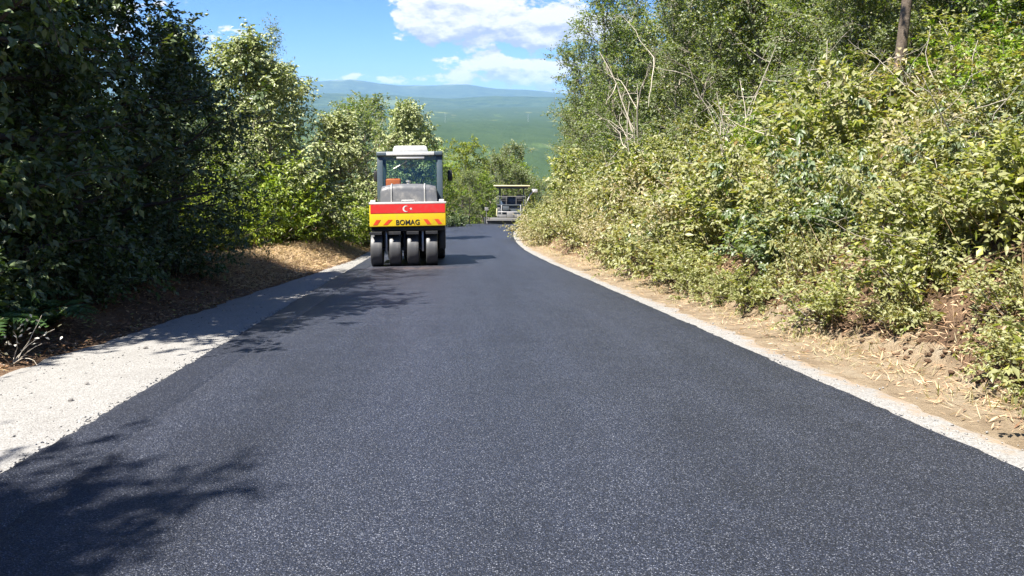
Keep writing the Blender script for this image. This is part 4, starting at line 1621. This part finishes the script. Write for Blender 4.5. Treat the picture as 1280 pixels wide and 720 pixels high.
# ------------------------------------------------------------------ asphalt paver near the crest
simple('paver_cream', (0.50, 0.46, 0.27), 0.45, wear=0.2)
simple('paver_grey', (0.15, 0.15, 0.15), 0.5, wear=0.6)
simple('paver_dark', (0.045, 0.06, 0.075), 0.5, wear=0.4)
simple('paver_blue', (0.06, 0.09, 0.14), 0.4, wear=0.3)
PV = 62.0
pu = float((640 - 552) / F_PX * PV)
pv = empty('asphalt_paver', (pu, PV, float(zr(PV)) - .004))
pv.rotation_euler = (-math.atan(0.145), 0, R(-7))
tag(pv, 'asphalt paver with a flat cream canopy standing at the crest', 'asphalt paver')


def part(name, mat, *boxes):
    c = PB()
    for bx in boxes:
        c.box(*bx[:6], bx[6] if len(bx) > 6 else .015)
    return c.obj(name, mat, pv)


part('screed', 'paver_grey', (-2.2, 1.7, -.3, .55, .02, .34, .02), (-2.0, 1.6, -.1, .5, .34, .52, .02))
part('screed_walkway', 'paver_grey', (-2.1, 1.7, -.75, -.32, .28, .34, .01))
part('screed_cover', 'paver_grey', (-1.2, -.4, -.05, .5, .54, .78, .03), (0.25, 1.6, -.05, .5, .56, .80, .03))
part('screed_box', 'paver_grey', (-.38, .22, -.12, .45, .54, 1.0, .03))
part('screed_rail', 'strap_metal', (-1.15, 1.6, -.10, -.04, .98, 1.06, .01))
for x in (-2.3, 1.72):
    part('end_plate', 'paver_dark', (x, x + .07, -.4, .9, .01, .55, .01))
for x in (-1.25, .85):
    part('track', 'paint_black', (x, x + .32, .9, 4.3, .02, .75, .16))
part('main_body', 'paver_dark', (-1.25, 1.2, .85, 4.4, .6, 1.55, .04))
part('engine_hood', 'paver_blue', (-1.0, 1.0, 2.2, 4.2, 1.56, 2.0, .06))
part('platform', 'paver_dark', (-1.3, 1.25, .7, 2.3, 1.56, 1.66, .01))
part('console', 'paver_blue', (-.55, .75, 1.65, 1.95, 1.66, 2.28, .04), (-.6, .8, 1.5, 1.9, 2.28, 2.38, .02))
for x in (-.85, .45):
    part('seat', 'interior', (x, x + .5, .95, 1.4, 1.85, 2.0, .04), (x, x + .5, .85, .97, 1.95, 2.5, .04))
for x, y in ((-1.1, .8), (1.0, .8), (-1.1, 3.0), (1.0, 3.0)):
    part('canopy_post', 'paver_dark', (x, x + .08, y, y + .08, 1.6, 3.2, .01))
part('canopy', 'paver_cream', (-1.55, 1.6, .35, 3.5, 3.2, 3.32, .05))
part('canopy_frame', 'paver_dark', (-1.35, 1.4, .55, 3.3, 3.08, 3.2, .02))
part('auger', 'paint_black', (-1.9, 1.6, .62, .82, .12, .45, .06))
for x in (-1.2, 1.1):
    part('tow_arm', 'paver_grey', (x, x + .12, -.1, 2.6, .55, .72, .02))
for x in (-.9, .75):
    part('lift_cylinder', 'strap_metal', (x, x + .09, .45, .54, .8, 1.6, .03))
part('tool_box', 'paver_dark', (-.9, -.2, .55, .72, 1.12, 1.5, .03))
part('hopper', 'paver_cream', (-1.5, -.3, 4.4, 6.0, .6, 1.3, .05), (.3, 1.5, 4.4, 6.0, .6, 1.3, .05))
part('tail_lamp', 'paver_grey', (-1.2, -1.0, .64, .7, 1.2, 1.4, .02), (.95, 1.15, .64, .7, 1.2, 1.4, .02))
c = PB()
for x in (-1.25, -.45, .4, 1.2):
    c.tube([(x, .72, 1.62), (x, .72, 2.35)], .025, 6)
c.tube([(-1.25, .72, 2.35), (1.2, .72, 2.35)], .025, 6)
c.obj('handrail', 'paver_grey', pv)
c = PB()
c.tube([(1.25, .9, 1.7), (1.6, .9, 2.5), (2.0, .9, 2.9)], .06, 8)
c.box(1.75, 2.25, .85, 1.0, 2.7, 3.0, .04)
c.obj('side_arm', 'strap_metal', pv)
c = PB()
c.tube([(-2.1, -.35, .3), (-2.1, -.35, 1.15), (-2.15, -.35, 1.2)], .03, 6)
c.box(-2.25, -1.95, -.42, -.3, 1.1, 1.4, .03)
c.obj('control_box', 'paver_grey', pv)

# ------------------------------------------------------------------ power pylons far below
simple('galvanised', (0.35, 0.37, 0.38), 0.5, 0.2)


def pylon(px, row, dist, h):
    a_ = math.atan2((px - 640) / F_PX, 1) + YAW
    x, y = math.sin(a_) * dist, math.cos(a_) * dist
    z = float(val_z(np.array(x), np.array(y)))
    e = empty('power_pylon', (x, y, z))
    c = PB()
    for sx in (-1, 1):
        for sy in (-1, 1):
            c.tube([(sx * 4, sy * 4, -1), (sx * 1.0, sy * 1.0, h * .62), (sx * .5, sy * .5, h)], .22, 4)
    for i in range(6):
        k = 1 - i / 8.5
        zz = h * i / 9
        c.tube([(-4 * k, -4 * k, zz), (4 * (k - .11), -4 * (k - .11), zz + h / 9)], .12, 4)
        c.tube([(4 * k, -4 * k, zz), (-4 * (k - .11), -4 * (k - .11), zz + h / 9)], .12, 4)
    c.obj('tower', 'galvanised', e)
    for zz, w in ((.66, 8), (.80, 10), (.92, 7)):
        c = PB()
        c.tube([(-w, 0, h * zz), (0, 0, h * zz + 1.5), (w, 0, h * zz)], .22, 4)
        c.obj('cross_arm', 'galvanised', e)
    tag(e, 'lattice power pylon standing in the green valley', 'pylon', 'pylons in the valley')


pylon(557, 155, 4000, 56)
pylon(660, 160, 4300, 44)

# ------------------------------------------------------------------ haze: one even box of air round everything but the sky
hz = PB()
hz.box(-34000, 34000, -400, 34500, -420, 700, 0)
m = bpy.data.materials.new('haze_air')
m.use_nodes = True
n = NT(m.node_tree)
n.n.clear()
pvn = n.node('ShaderNodeVolumePrincipled')
pvn.inputs['Color'].default_value = (0.36, 0.62, 1.0, 1)
pvn.inputs['Density'].default_value = 3.1e-5
pvn.inputs['Anisotropy'].default_value = 0.0
out = n.node('ShaderNodeOutputMaterial')
n.link(pvn.outputs[0], out.inputs['Volume'])
MATS['haze_air'] = m
o = hz.obj('haze', 'haze_air', None, False)
tag(o, 'blue haze of the air over the far valley', 'haze', kind='stuff')
